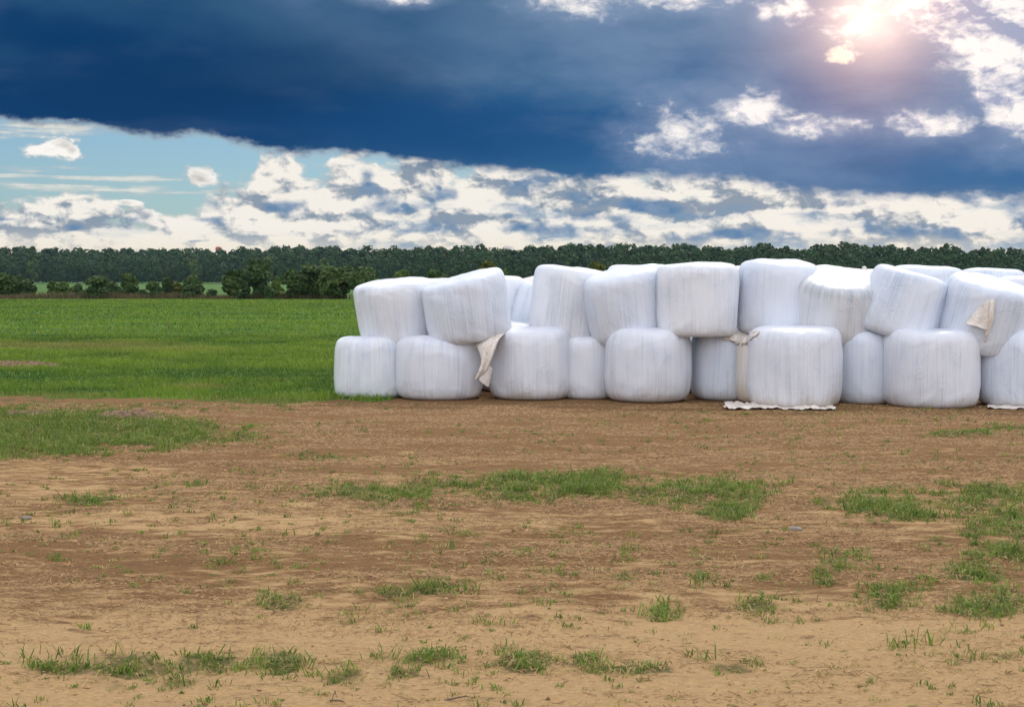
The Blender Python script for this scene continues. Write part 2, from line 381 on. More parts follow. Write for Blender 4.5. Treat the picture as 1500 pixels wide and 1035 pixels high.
# pale trodden sand against dark chaff: as in the photograph, chaff lies thick before the stack and thins towards us
ch = np.interp(gpy, [585, 640, 700, 760, 800, 850, 900, 935, 950, 975, 1010, 1040, 1400], [1.1, .92, .74, .60, .76, .66, .40, .16, .12, .24, .08, .05, .05])
ch = ch - sstep(gpx, 200, 900) * 0 - 0.22 * np.exp(-((gpx - 350) / 300) ** 2 - ((gpy - 770) / 22) ** 2) + .12 * np.exp(-((gpx - 300) / 350) ** 2 - ((gpy - 865) / 30) ** 2) - .22 * np.exp(-((gpx - 1150) / 350) ** 2 - ((gpy - 930) / 30) ** 2)
ch = ch - .25 * np.exp(-((gpx - 60) / 200) ** 2 - ((gpy - 700) / 30) ** 2) - .12 * np.exp(-((gpx - 1250) / 500) ** 2 - ((gpy - 668) / 14) ** 2)

G, nt, b = newmat('ground_soil', 0.95)
oc = objco(nt)
sepn = nt.nodes.new('ShaderNodeSeparateXYZ'); nt.links.new(oc, sepn.inputs[0])
gy_ = E(nt, sepn.outputs[1])
n_big = noise(nt, mulv(nt, oc, (0.5, 1.3, 1)), 1.0, 5, 0.6)
n_mid = noise(nt, mulv(nt, oc, (1.0, 2.6, 1)), 3.0, 8, 0.68)
n_fine = noise(nt, mulv(nt, oc, (1, 2.2, 1)), 24, 6, 0.7)
n_fib = noise(nt, mulv(nt, oc, (1, 3.2, 1)), 42, 4, 0.7, dist=1.5)
chaff = (attr(nt, 'chaff') + (n_mid - .5) * 2.3 + (n_big - .5) * 1.1 + (n_fine - .5) * .8)
cf = chaff.ss(0.28, 0.78)
sand = mix(nt, n_fine.ss(.3, .7), (0.50, 0.315, 0.145), (0.67, 0.450, 0.228))
sand = mix(nt, (n_mid - .5)._m('MULTIPLY', 2.2).ss(0, .5) * .50, sand, (0.36, 0.225, 0.12))
chc = mix(nt, n_fib.ss(.32, .66), (0.120, 0.060, 0.024), (0.37, 0.208, 0.088))
chc = mix(nt, n_fib.ss(.64, .76) * .7, chc, (0.58, 0.38, 0.18))
chc = mix(nt, n_big.ss(.55, .75) * .3, chc, (0.13, 0.08, 0.045))
soil = mix(nt, cf, sand, chc)
# dark bits and litter, also painted in as occlusion shade on the soil
bits = noise(nt, mulv(nt, oc, (1, 2.8, 1)), 15, 5, 0.72)
soil = mix(nt, (bits + (n_mid - .5) * .9).ss(.62, .72) * .70, soil, (0.13, 0.085, 0.05))
# under the grass
gmk = attr(nt, 'grass')
und = mix(nt, n_fib.ss(.3, .7), (0.045, 0.070, 0.018), (0.12, 0.13, 0.04))
soil = mix(nt, (gmk * 1.1 + (n_fine - .5) * .9).ss(.25, .85) * .8, soil, und)
# the field
f1 = noise(nt, mulv(nt, oc, (0.03, 0.16, 1)), 1.0, 5, 0.6)
f2 = noise(nt, mulv(nt, oc, (0.5, 1.7, 1)), 1.0, 7, 0.68)
f3 = noise(nt, mulv(nt, oc, (1.0, 1.2, 1)), 5.0, 5, 0.65)
fc = mix(nt, (f1 * 1.0 + (f2 - .5) * .5).ss(.36, .66), (0.050, 0.128, 0.026), (0.125, 0.235, 0.028))
fc = mix(nt, f2.ss(.55, .75) * .5, fc, (0.030, 0.095, 0.022))
fc = mix(nt, f3.ss(.60, .74) * .5, fc, (0.20, 0.24, 0.06))
fc = mix(nt, (attr(nt, 'dry') + (f2 - .5) * 1.2).ss(.25, .8) * .85, fc, mix(nt, f3.ss(.4, .6), (0.16, 0.14, 0.05), (0.17, 0.105, 0.06)))
fc = mix(nt, gy_.ss(150, 175), fc, mix(nt, f1.ss(.4, .6), (0.055, 0.125, 0.028), (0.085, 0.165, 0.036)))
fmk = (attr(nt, 'field') + (n_fine - .5) * .7 + (n_mid - .5) * .5).ss(.3, .7)
nt.links.new(mix(nt, fmk, soil, fc), b.inputs['Base Color'])
b.inputs['Specular IOR Level'].default_value = 0.15
bump(nt, b, n_fib * .5 + n_fine * .8 + bits * .6 + n_mid * 1.6 + f3 * 0.6, 0.036, 0.9)
# dry streaks in the field
dry = np.zeros_like(GX)
for (x, y, rx, ry, s) in ((100, 507, 230, 9, .7), (250, 515, 120, 6, .4), (330, 512, 120, 5, .4), (25, 536, 45, 6, 1.2), (240, 510, 50, 7, .6), (200, 570, 260, 5, .45), (290, 568, 60, 4, .9), (60, 585, 160, 9, .6), (350, 590, 220, 7, .6), (-200, 520, 200, 20, .6)):
    dry = np.maximum(dry, s * np.clip(1 - ((gpx - x) / rx) ** 2 - ((gpy - y) / ry) ** 2, 0, 1))
go = mesh('ground', np.stack([GX, GY, GZ], 1), Fg, G, smooth=True, attrs={'grass': gm * (1 - fm), 'field': fm, 'chaff': ch, 'dry': dry})
tag(go, kind='structure')

# ------------------------------------------------------------------ grass blades and straw
def leafmat(name, lo, hi, dryc, rough=0.6, trans=0.25):
    m, nt, b = newmat(name, rough)
    v = attr(nt, 'tone'); d = attr(nt, 'dryness')
    c = mix(nt, v, lo, hi); c = mix(nt, d, c, dryc)
    nt.links.new(c, b.inputs['Base Color']); b.inputs['Specular IOR Level'].default_value = 0.25
    if trans:
        t = nt.nodes.new('ShaderNodeBsdfTranslucent'); nt.links.new(c, t.inputs[0])
        ms = nt.nodes.new('ShaderNodeMixShader'); ms.inputs[0].default_value = trans
        out = nt.nodes['Material Output']
        nt.links.new(b.outputs[0], ms.inputs[1]); nt.links.new(t.outputs[0], ms.inputs[2]); nt.links.new(ms.outputs[0], out.inputs[0])
    return m
M_grass = leafmat('grass_blade', (0.045, 0.115, 0.012), (0.175, 0.300, 0.028), (0.50, 0.38, 0.16))
M_field = leafmat('field_blade', (0.044, 0.112, 0.016), (0.200, 0.305, 0.027), (0.34, 0.27, 0.09))
M_straw = leafmat('straw', (0.12, 0.062, 0.026), (0.46, 0.285, 0.125), (0.36, 0.21, 0.09), trans=0)
def blades(name, X, Y, Z, H, Wd, lean, tone, dryn, mat, az=None):
    """Each blade a bent tapering strip: four verts low-mid, one tip."""
    n = len(X)
    a = rng.uniform(0, 2 * np.pi, n) if az is None else az
    face = rng.uniform(0, 2 * np.pi, n)
    fx, fy = np.cos(face) * Wd / 2, np.sin(face) * Wd / 2
    lx, ly = np.cos(a) * lean * H, np.sin(a) * lean * H
    V = np.zeros((n, 5, 3))
    V[:, 0] = np.stack([X - fx, Y - fy, Z - .005], 1); V[:, 1] = np.stack([X + fx, Y + fy, Z - .005], 1)
    V[:, 2] = np.stack([X + lx * .35 + fx * .8, Y + ly * .35 + fy * .8, Z + H * .55], 1)
    V[:, 3] = np.stack([X + lx * .35 - fx * .8, Y + ly * .35 - fy * .8, Z + H * .55], 1)
    V[:, 4] = np.stack([X + lx, Y + ly, Z + H * np.clip(1 - lean * .35, .3, 1)], 1)
    b0 = np.arange(n)[:, None] * 5
    Ft = np.concatenate([b0 + np.array([[0, 1, 2]]), b0 + np.array([[0, 2, 3]]), b0 + np.array([[3, 2, 4]])], 0)
    return mesh(name, V.reshape(-1, 3), Ft, mat, attrs={'tone': np.repeat(tone, 5), 'dryness': np.repeat(dryn, 5)})

# near tufts: clump centres drawn from the patch map
def wedge(n, d0, d1, half=0.43, p=1.0):
    u = rng.uniform(0, 1, n); d = (d0 ** p + u * (d1 ** p - d0 ** p)) ** (1 / p)
    return rng.uniform(-half, half, n) * d, d
cx, cy = wedge(150000, 5.4, 21.6, p=1.6)
g, l = patch_mask(cx, cy); f_ = field_mask(cx, cy)
pr = g * (1 - f_) * (0.30 + 0.95 * l)
keep = rng.uniform(0, 1, len(cx)) < pr * 0.38
cx, cy, g, l = cx[keep], cy[keep], g[keep], l[keep]
# scattered lone weeds
sx_, sy_ = wedge(4200, 5.4, 21, p=1.3)
kk = fbm(sx_ * .6, sy_ * .8, 3, 97) > .47; sx_, sy_ = sx_[kk], sy_[kk]; NS = len(sx_)
cx = np.concatenate([cx, sx_]); cy = np.concatenate([cy, sy_]); g = np.concatenate([g, rng.uniform(.0, .5, NS)]); l = np.concatenate([l, rng.uniform(.1, .6, NS)])
nb = rng.integers(7, 15, len(cx))
idx = np.repeat(np.arange(len(cx)), nb); n = len(idx)
csize = rng.gamma(6, .145, len(cx)) * (0.45 + .65 * l) * (0.7 + .4 * g)
big = rng.uniform(0, 1, len(cx)) < .03; csize[big] *= 1.5
clt = np.clip(rng.normal(.45, .22, len(cx)), 0, 1)
cdry = np.where(rng.uniform(0, 1, len(cx)) < (.70 - .60 * l), rng.uniform(.5, 1, len(cx)), rng.uniform(0, .3, len(cx)))
sp_ = .035 * csize[idx]
bx = cx[idx] + rng.normal(0, 1, n) * sp_; by = cy[idx] + rng.normal(0, 1, n) * sp_
H = rng.uniform(.025, .088, n) * csize[idx]; lean = rng.uniform(.2, 1.8, n)
flat = cdry[idx] > .4; H[flat] *= .6; lean[flat] *= 1.8
dist = np.hypot(bx, by)
o = blades('weed_grass', bx, by, height(bx, by), H, rng.uniform(.0035, .007, n) * (1 + dist / 22), lean,
           np.clip(clt[idx] + rng.normal(0, .15, n), 0, 1), np.clip(cdry[idx] + rng.normal(0, .12, n), 0, 1), M_grass)
tag(o, 'patchy green and drying grass tufts growing on the bare sandy yard', 'grass', kind='stuff')
print('near blades', n)

# field grass
def fieldblades(name, N, d0, d1, h0, h1, w, dens_seed, p, label):
    x, y = wedge(N, d0, d1, half=0.50, p=p)
    k = (field_mask(x, y) > rng.uniform(.25, .8, N)) & (x < 1.0 + 0 * y) | ((y > 34) & (x > 0) & (rng.uniform(0, 1, N) < .15))
    x, y = x[k], y[k]; m = len(x)
    t = fbm(x * .03, y * .22, 4, 41, .6) * 1.5 + fbm(x * .7, y * 1.2, 4, 42, .65) * 1.9 - 1.25
    px_, py_ = pix(x, y)
    dr = np.zeros(m)
    for (qx, qy, rx, ry, s) in ((100, 507, 230, 9, .6), (250, 515, 120, 6, .4), (25, 536, 45, 6, 1.2), (290, 568, 60, 4, .9), (60, 585, 160, 9, .6), (350, 590, 220, 7, .6)):
        dr = np.maximum(dr, s * np.clip(1 - ((px_ - qx) / rx) ** 2 - ((py_ - qy) / ry) ** 2, 0, 1))
    drn = np.clip(dr * 1.1 * rng.uniform(.2, 1.2, m) + (rng.uniform(0, 1, m) < .05) * .7, 0, 1)
    o = blades(name, x, y, height(x, y), rng.uniform(h0, h1, m) * (.55 + .9 * np.clip(t, 0, 1.2)), rng.uniform(.7, 1.3, m) * w * y / 25, rng.uniform(.2, 1.1, m),
               np.clip(t + rng.normal(0, .16, m), 0, 1), drn, M_field)
    tag(o, label, 'grass', kind='stuff'); print(name, m)
fieldblades('meadow_grass', 330000, 20.5, 48, .05, .13, .012, 1, 1.15, 'short bright green meadow grass at the near edge of the field')
fieldblades('crop_grass', 150000, 46, 135, .07, .15, .016, 2, 1.1, 'low green crop covering the field out to the bushes')

# straw and chaff lying on the yard
N = 330000
x, y = wedge(N, 5.4, 21.8, p=1.25)
_, py_ = pix(x, y)
pc = np.interp(py_, [600, 700, 800, 900, 940, 980, 1035], [.9, .8, .9, .6, .25, .35, .2]) * sstep(fbm(x * 1.2, y * 3.0, 4, 61), .35, .62)
k = rng.uniform(0, 1, N) < pc; x, y = x[k], y[k]; n = len(x)
a = rng.normal(0, .75, n); L = rng.uniform(.008, .042, n) * np.where(rng.uniform(0, 1, n) < .04, 2.4, 1); w = rng.uniform(.0014, .0030, n) * (1 + y / 16)
z = height(x, y) + rng.uniform(.002, .010, n); ti = rng.normal(0, .18, n) * L
ux, uy = np.cos(a) * L / 2, np.sin(a) * L / 2; vx, vy = -np.sin(a) * w / 2, np.cos(a) * w / 2
V = np.zeros((n, 4, 3))
for q, (su, sv_) in enumerate(((-1, -1), (1, -1), (1, 1), (-1, 1))):
    V[:, q, 0] = x + su * ux + sv_ * vx; V[:, q, 1] = y + su * uy + sv_ * vy; V[:, q, 2] = z + su * ti + sv_ * w * .35
tone = np.where(rng.uniform(0, 1, n) < .42, rng.uniform(0, .3, n), rng.uniform(.5, 1, n))
o = mesh('straw_litter', V.reshape(-1, 3), (np.arange(n)[:, None] * 4 + np.arange(4)[None, :]), M_straw, attrs={'tone': np.repeat(tone, 4), 'dryness': np.repeat(rng.uniform(0, .4, n), 4)})
tag(o, 'scattered dry straw and chaff lying on the bare ground', 'straw', kind='stuff')

# crumbs of soil
N = 9000
x, y = wedge(N, 5.4, 16, p=1.3); k = fbm(x * 1.5, y * 2.4, 4, 66) > .47; x, y = x[k], y[k]; n = len(x)
sz = rng.gamma(2.0, .0018, n) + .002
oct_ = np.array([(1, 0, 0), (0, 1, 0), (-1, 0, 0), (0, -1, 0), (0, 0, 1), (0, 0, -1)], float)
V = oct_[None] * (sz[:, None, None] * rng.uniform(.6, 1.3, (n, 6, 1))) * np.array([1.3, 1.1, .7])
a = rng.uniform(0, 6.28, n); ca, sa_ = np.cos(a)[:, None], np.sin(a)[:, None]
V = np.stack([V[..., 0] * ca - V[..., 1] * sa_ + x[:, None], V[..., 0] * sa_ + V[..., 1] * ca + y[:, None], V[..., 2] + (height(x, y) + sz * .3)[:, None]], -1)
F8 = np.array([(0, 1, 4), (1, 2, 4), (2, 3, 4), (3, 0, 4), (1, 0, 5), (2, 1, 5), (3, 2, 5), (0, 3, 5)])
o = mesh('soil_crumbs', V.reshape(-1, 3), (np.arange(n)[:, None, None] * 6 + F8[None]).reshape(-1, 3), leafmat('crumb', (.20, .12, .06), (.52, .34, .17), (.3, .2, .1), .9, 0), attrs={'tone': np.repeat(rng.uniform(0, 1, n), 6), 'dryness': np.zeros(n * 6)})
tag(o, 'small crumbs of soil strewn over the bare yard', 'soil crumbs', kind='stuff')

# soil clods heaped at the edge of the left grass patch
Msoil, nt, b = newmat('dug_soil', .95)
c_ = noise(nt, objco(nt), 14, 5, .65)
nt.links.new(mix(nt, c_.ss(.35, .65), (.075, .042, .024), (.24, .145, .080)), b.inputs['Base Color']); bump(nt, b, c_, .03)
def heap(px, py, L, Wd, Hh, label, seed):
    X0, Y0 = gpt(px, py)
    u = np.linspace(-1, 1, 90); v = np.linspace(-1, 1, 50)
    U, Vv = np.meshgrid(u, v)
    r2 = U ** 2 + Vv ** 2
    xx = X0 + U * L / 2; yy = Y0 + Vv * Wd / 2
    env = np.clip(1 - r2, 0, 1) ** .7
    hh = Hh * env * (.25 + 1.1 * fbm(xx * 5, yy * 7, 4, seed, .6)) * sstep(fbm(xx * 2.2, yy * 2.2, 2, seed + 9), .25, .55)
    z0 = float(height(np.array([X0]), np.array([Y0]))[0])
    Vs = np.stack([(xx - X0).ravel(), (yy - Y0).ravel(), (height(xx, yy) + hh - .012 - z0).ravel()], 1)
    i = (np.arange(49)[:, None] * 90 + np.arange(89)[None, :]).ravel()
    o = mesh('soil_heap', Vs, np.stack([i, i + 1, i + 91, i + 90], 1), Msoil, smooth=True, loc=(X0, Y0, z0))
    tag(o, label, 'soil heap', 'dug up soil heaps at the grass edge')
heap(197, 611, 1.4, .9, .11, 'long low heap of dark dug soil behind the left green grass patch', 4)
heap(50, 608, .9, .6, .09, 'small flat heap of dark soil near the left end of the grass patch', 14)
heap(25, 536, 2.0, 1.8, .16, 'reddish brown bare soil heap lying out in the green field', 24)

# ------------------------------------------------------------------ silage bales
def filmmat(name, dirt, tint, seed):
    m, nt, b = newmat(name, .42)
    oc = objco(nt)
    oi = nt.nodes.new('ShaderNodeObjectInfo'); rnd = E(nt, oi.outputs['Random'])
    s = nt.nodes.new('ShaderNodeSeparateXYZ'); nt.links.new(oc, s.inputs[0])
    x, y, z = (E(nt, s.outputs[i]) for i in range(3))
    r = (x * x + y * y).pow(.5).max(.05)
    o = rnd * 40
    # wrap direction: bands slightly off the axis, different on every bale
    sl = (rnd - .5) * .35
    c1 = vec(nt, x / r * 2.2 + z * sl + o, y / r * 2.2, z * .12)
    c2 = vec(nt, x / r * 7 + z * sl * 3 + o, y / r * 7, z * .45)
    c3 = vec(nt, x / r * 26 + z * sl * 6, y / r * 26 + o, z * 1.1)
    c4 = vec(nt, x * 1.6 + o, y * 1.6, z * 1.2)
    b1 = noise(nt, c1, 1, 3, .5); s1 = noise(nt, c2, 1, 7, .68); s2 = noise(nt, c3, 1, 5, .6); cl_ = noise(nt, c4, 1, 4, .55)
    top = (z / .55).ss(.72, 1.0)                     # film is doubled and cleaner on the ends
    side = 1 - (z.abs() / .58).ss(.70, .93)
    streak = side * ((s1 - .5) * 1.4 + (b1 - .5) * 1.1 + (s2 - .5) * 1.5 + (cl_ - .5) * 2.2)
    base = mix(nt, streak.ss(-.35, .95), tint, tuple(t * k for t, k in zip(tint, (.72, .78, .86))))
    base = mix(nt, (streak + (s2 - .5) * 1.2).ss(.30, 1.15) * .40, base, (.46, .52, .61))
    base = mix(nt, (cl_ * 1.4 + (s2 - .5) * .8 - (z + .3)).ss(.35, 1.3) * dirt, base, (.60, .50, .38))
    base = mix(nt, (s1 * .8 + (s2 - .5) * 1.6).ss(.58, .74) * dirt * .5, base, (.50, .46, .36))
    mud = ((z * -1 - .40) * 5.5 + (cl_ - .5) * 2.6 + (s2 - .5) * 1.6).ss(.1, 1.1) * (.42 if seed in (1, 4) else .20)
    base = mix(nt, mud, base, (.42, .335, .24))
    if seed == 3:                                    # algae stained rim under the top
        rim = (z.ss(.10, .38) * (1 - z.ss(.44, .52)) * 1.1 + (s1 - .5) * 2.6 + (s2 - .5) * 1.0).ss(.55, 1.5)
        base = mix(nt, rim * .5, base, (.34, .39, .42))
    nt.links.new(base, b.inputs['Base Color'])
    b.inputs['Specular IOR Level'].default_value = .35
    # sharp creases and overlap edges of the film
    cz = noise(nt, vec(nt, x / r * 2.6 + z * 2.2 + o, y / r * 2.6 + z * sl * 6, z * 1.5), 1, 3, .6)
    crease = (1 - ((cz - .5).abs() * 34)).max(0) * (cl_ - .46).ss(0, .12)
    cz2 = noise(nt, vec(nt, x * 2.3 + o, y * 2.3, z * 3.4 + x * 1.2), 1.6, 5, .62)
    wr = (1 - ((cz2 - .5).abs() * 14)).max(0)
    rg = s1.ss(.3, .7) * .2 + .27; nt.links.new(rg.s, b.inputs['Roughness'])
    bump(nt, b, (s1 * .5 + s2 * .4) * side + cl_ * 1.4 + crease * side * .30 + wr * .06, .016, .65)
    return m
FILM = [filmmat('white_film', .25, (.78, .80, .84), 0), filmmat('lavender_film', .35, (.755, .77, .82), 1),
        filmmat('blue_white_film', .25, (.72, .765, .84), 2), filmmat('stained_film', .9, (.70, .71, .73), 3), filmmat('cream_film', 1.2, (.78, .73, .68), 4)]
Mcl, nt, b = newmat('loose_film', .55)
c_ = noise(nt, objco(nt), 9, 5, .6); c2_ = noise(nt, objco(nt), 45, 3, .6)
nt.links.new(mix(nt, (c_ + (c2_ - .5) * .5).ss(.38, .72), (.80, .74, .67), (.62, .53, .44)), b.inputs['Base Color']); bump(nt, b, c_ + c2_ * .4, .02)

def bale_mesh(Rr, Hh, taper, squash, seed, bulge=.05, ex=.42, topdrop=0.0):
    r_ = np.random.default_rng(seed)
    nt_, npf = 168, 74
    t = np.linspace(0, 2 * np.pi, nt_, endpoint=False); ph = np.linspace(-np.pi / 2, np.pi / 2, npf)
    T, P = np.meshgrid(t, ph)
    cr = np.sign(np.cos(P)) * np.abs(np.cos(P)) ** (ex * .8); sz = np.sign(np.sin(P)) * np.abs(np.sin(P)) ** ex
    zz = sz * Hh / 2; q = sz
    rad = Rr * cr * (1 + bulge * (1 - q ** 2) + taper * q)
    f = np.ones_like(T)
    for k in range(2, 8):
        f += r_.normal(0, .008 / (k * .45)) * np.cos(k * T + r_.uniform(0, 6.3) + r_.normal(0, .5) * q)
    body = np.clip(1 - q ** 8, 0, 1)
    for k in (11, 17, 23, 31, 41):                      # taut creases of the film, strongest round the shoulders
        f += .0022 * r_.uniform(.4, 1.3) * np.cos(k * T + r_.uniform(0, 6.3) + 1.5 * np.sin(3 * T + r_.uniform(0, 6))) * (.25 + np.exp(-((np.abs(q) - .88) / .14) ** 2) * 1.3)
    n2 = fbm(T * 0 + (np.cos(T) + 2) * 1.6 + 5 * q * .4, (np.sin(T) + 2) * 1.6 + q, 3, seed)
    f += (n2 - .5) * .055
    X = rad * f * np.cos(T) * squash; Y = rad * f * np.sin(T)
    Z = zz + (fbm(X * 2.3 + 9, Y * 2.3 + 4, 3, seed + 5) - .5) * .07 * np.clip(q, 0, 1) + topdrop * X * np.clip(q, 0, 1)
    Z = Z - .03 * np.clip(q, 0, 1) * (np.hypot(X, Y) / Rr) ** 2
    V = np.stack([X.ravel(), Y.ravel(), Z.ravel()], 1)
    i0 = np.arange(npf - 1)[:, None] * nt_ + np.arange(nt_)[None, :]; i1 = np.arange(npf - 1)[:, None] * nt_ + (np.arange(nt_)[None, :] + 1) % nt_
    return V, np.stack([i0, i1, i1 + nt_, i0 + nt_], -1).reshape(-1, 4)

BALES = {}
GB = 'white wrapped silage bales stacked in two layers'
def bale(key, x0, x1, ytop, ybot, depth, label, film=0, rx=0, ry=0, rz=None, taper=0.0, bulge=.05, ex=.42, squash=1.0, topdrop=0.0, rad=None, ground=False):
    """a bale standing where the photo shows it: its left/right/top/bottom pixels at a given distance of its centre"""
    seed = len(BALES) * 7 + 11
    ex = ex * .70; bulge = bulge * .75
    s = depth / F
    Wd = (x1 - x0) * s; Hh = (ybot - ytop) * s
    X = ((x0 + x1) / 2 - 750) * s
    _, _, _ = 0, 0, 0
    # height above the ground of the middle row
    dz_, dy_ = ray(0, (ytop + ybot) / 2)[2], ray(0, (ytop + ybot) / 2)[1]
    Z = CH + dz_ / dy_ * depth
    if ground: Z = Hh / 2 - .015
    V, Fq = bale_mesh((rad or Wd / 2) / (1 + bulge * .9), Hh, taper, squash, seed, bulge, ex, topdrop)
    o = mesh('silage_bale', V, Fq, FILM[film], smooth=True)
    rz = random.uniform(0, 6.28) if rz is None else rz
    # tilt is applied after the spin, so it is a tilt in the world
    o.rotation_euler = (Matrix.Rotation(R(ry), 3, 'Y') @ Matrix.Rotation(R(rx), 3, 'X') @ Matrix.Rotation(rz if squash == 1.0 and topdrop == 0 else 0, 3, 'Z')).to_euler()
    o.location = (X, depth, Z)
    tag(o, label, 'bale', GB); BALES[key] = o
    return o
# bottom layer, left to right
bale('b1', 490, 598, 498, 587, 23.2, 'leftmost bale on the ground at the end of the stack, beside the green field', 0, taper=-.02, ex=.36, ground=True)
bale('b2', 579, 708, 495, 588, 22.9, 'wide low bale on the ground, second from the left in the bottom layer', 1, bulge=.06, ground=True)
bale('b3', 717, 840, 481, 587, 22.9, 'bottom layer bale just right of the dark gap below the hanging film flap', 1, bulge=.05, ground=True)
bale('b4', 818, 906, 496, 588, 22.95, 'narrow looking recessed bale on the ground, half hidden left of the big middle bale', 1, ex=.40, ground=True)
bale('b5', 886, 1013, 482, 591, 22.45, 'big barrel shaped bale in the bottom layer under the middle of the stack', 1, bulge=.07, ex=.44, ground=True)
bale('b6', 1012, 1122, 489, 590, 22.75, 'recessed bottom bale with a crumpled cream sheet lying over its top', 2, bulge=.05, ground=True)
bale('b7back', 1078, 1172, 498, 596, 22.1, 'cream stained bale peeping out behind the left edge of the large front bale', 4, bulge=.04, ground=True)
bale('b7', 1095, 1234, 482, 600, 21.55, 'large smooth bale standing forward on a thin white film sheet on the ground', 1, bulge=.05, ex=.40, ground=True)
bale('b8', 1220, 1316, 489, 596, 22.05, 'bluish recessed bottom bale with a faint dark curved mark, between two big front bales', 2, bulge=.05, ground=True)
bale('b9', 1297, 1434, 488, 602, 21.5, 'boxy white bale in the bottom layer, second from the right edge', 1, bulge=.035, ex=.34, ground=True)
bale('b10', 1432, 1566, 489, 601, 21.6, 'bottom layer bale cut by the right edge of the photo', 2, bulge=.07, ex=.44, ground=True)
# top layer, left to right
bale('t1', 523, 640, 409, 502, 23.4, 'leftmost bale of the upper layer, narrowing to its foot, pale top showing', 0, rx=5, ry=-5, taper=.06, ex=.34)
bale('t2', 621, 747, 402, 500, 22.8, 'leaning upper bale, second from the left, its right shoulder raised highest', 2, rx=3, ry=-9, taper=.02, bulge=.04, ex=.40, topdrop=.10)
bale('t3', 778, 893, 390, 497, 23.3, 'tall upper bale leaning right with a flat slanted top, third in the front row', 0, rx=2, ry=6, taper=.0, ex=.32, bulge=.03)
bale('t4', 858, 972, 394, 500, 22.7, 'upper bale narrowing to its foot with a creased slanting shoulder, fourth in the front row', 2, rx=6, ry=-6, taper=.05, ex=.42, bulge=.05, topdrop=.08)
bale('t5', 960, 1081, 385, 492, 22.4, 'upright square sided upper bale above the gap right of the big middle bale', 0, taper=.02, ex=.30, bulge=.03)
bale('t6', 1078, 1199, 380, 490, 22.6, 'tallest upper bale with a rounded crown, standing behind the large front bale', 2, rx=3, ry=2, taper=-.02, ex=.40, bulge=.05)
bale('t7', 1159, 1294, 400, 491, 22.25, 'upper bale tipped towards the viewer showing its wide bright top and grey stained rim', 3, rx=18, ry=1, taper=-.02, ex=.36, bulge=.05)
bale('t8', 1262, 1382, 395, 496, 21.9, 'upper bale leaning to the right with fine net lines on its left side', 2, rx=4, ry=17, taper=-.05, ex=.38, bulge=.04)
bale('t9', 1376, 1512, 409, 512, 21.7, 'slumped upper bale with a torn cream film flap hanging down its face', 2, rx=13, ry=12, taper=.0, ex=.38, bulge=.05)
bale('t10', 1490, 1610, 455, 560, 22.6, 'upper bale just peeking in at the right edge beside the torn one', 1, ry=-8, bulge=.05)
# behind the front row
bale('k1', 600, 700, 408, 500, 25.0, 'bale behind the two leftmost upper bales with only a sliver of its top showing', 0, ex=.4)
bale('k2', 688, 774, 403, 485, 25.4, 'rounded bale behind the leaning second upper bale', 0, ex=.5, bulge=.08)
bale('k3', 736, 830, 404, 500, 27.0, 'farthest left rear bale in the notch, cream tinted top', 4, ex=.5, ry=-14)
bale('k3b', 750, 838, 417, 505, 25.0, 'bluish tilted bale low in the notch beside the tall slanted bale', 2, ex=.5, ry=14)
bale('k4', 888, 985, 387, 480, 24.6, 'rear bale whose pale flat top shows above the creased fourth bale', 0, ex=.36)
bale('k5', 1030, 1120, 390, 480, 25.0, 'rear bale glimpsed through the slit left of the tallest bale', 1, ex=.36)
bale('k6', 1170, 1262, 393, 480, 24.8, 'rear bale with a low top line just right of the tallest bale', 0, ex=.42, ry=3)
bale('k7', 1228, 1330, 394, 480, 25.6, 'rear bale with a gathered film knot sticking up from its top', 0, ex=.42)
bale('k8', 1300, 1410, 389, 480, 24.4, 'rear bale above and behind the upper bale with net lines', 2, ex=.40, ry=3)
bale('k9', 1400, 1500, 393, 480, 25.2, 'rear bale with a bluish band on its top near the right edge', 2, ex=.42, ry=3)
bale('k10', 1455, 1560, 404, 490, 23.9, 'low rear bale behind the torn bale at the right edge', 1, ex=.45)

# the rear bottom layer that carries the rear top bales; it shows only as dark slivers in the gaps
for i in range(10):
    xc = 655 + i * 93
    bale('r%d' % i, xc - 52, xc + 52, 482, 583, 24.6 - i * .07, 'rear bottom bale seen only as a dark sliver through the gaps', 1, ground=True)

# loose pieces of film
def sheet(name, P, mat, parent=None, thick=.004, label=None, cat=None, sub=2):
    """a quad grid of world points P[i][j], thin but solid"""
    P = np.array(P, float); a, b_ = P.shape[:2]
    i = (np.arange(a - 1)[:, None] * b_ + np.arange(b_ - 1)[None, :]).ravel()
    o = mesh(name, P.reshape(-1, 3), np.stack([i, i + 1, i + b_ + 1, i + b_], 1), mat, smooth=True)
    m = o.modifiers.new('s', 'SUBSURF'); m.levels = m.render_levels = sub
    m = o.modifiers.new('t', 'SOLIDIFY'); m.thickness = thick
    if parent is not None:
        o.parent = parent
        bpy.context.view_layer.update(); o.matrix_parent_inverse = parent.matrix_world.inverted()
    if label: o['label'] = label
    if cat: o['category'] = cat
    return o
def wp(x, y, d):
    a, c, e = ray(x, y); return (a / c * d, d, CH + e / c * d)
from mathutils.bvhtree import BVHTree
bpy.context.view_layer.update()
_bvh = {}
def on(keys, x, y, off, fallback):
    """the point where the sight of (x, y) meets one of the bales, brought forward by off metres"""
    best = fallback
    a, c, e = ray(x, y); d = Vector((a, c, e)).normalized(); o_ = Vector((0, 0, CH))
    for k_ in keys:
        if k_ not in _bvh:
            ob = BALES[k_]; mw = ob.matrix_world
            _bvh[k_] = BVHTree.FromPolygons([mw @ v.co for v in ob.data.vertices], [tuple(p.vertices) for p in ob.data.polygons])
        h = _bvh[k_].ray_cast(o_, d)
        if h[0] is not None: best = min(best, h[0].y)
    return wp(x, y, best - off)
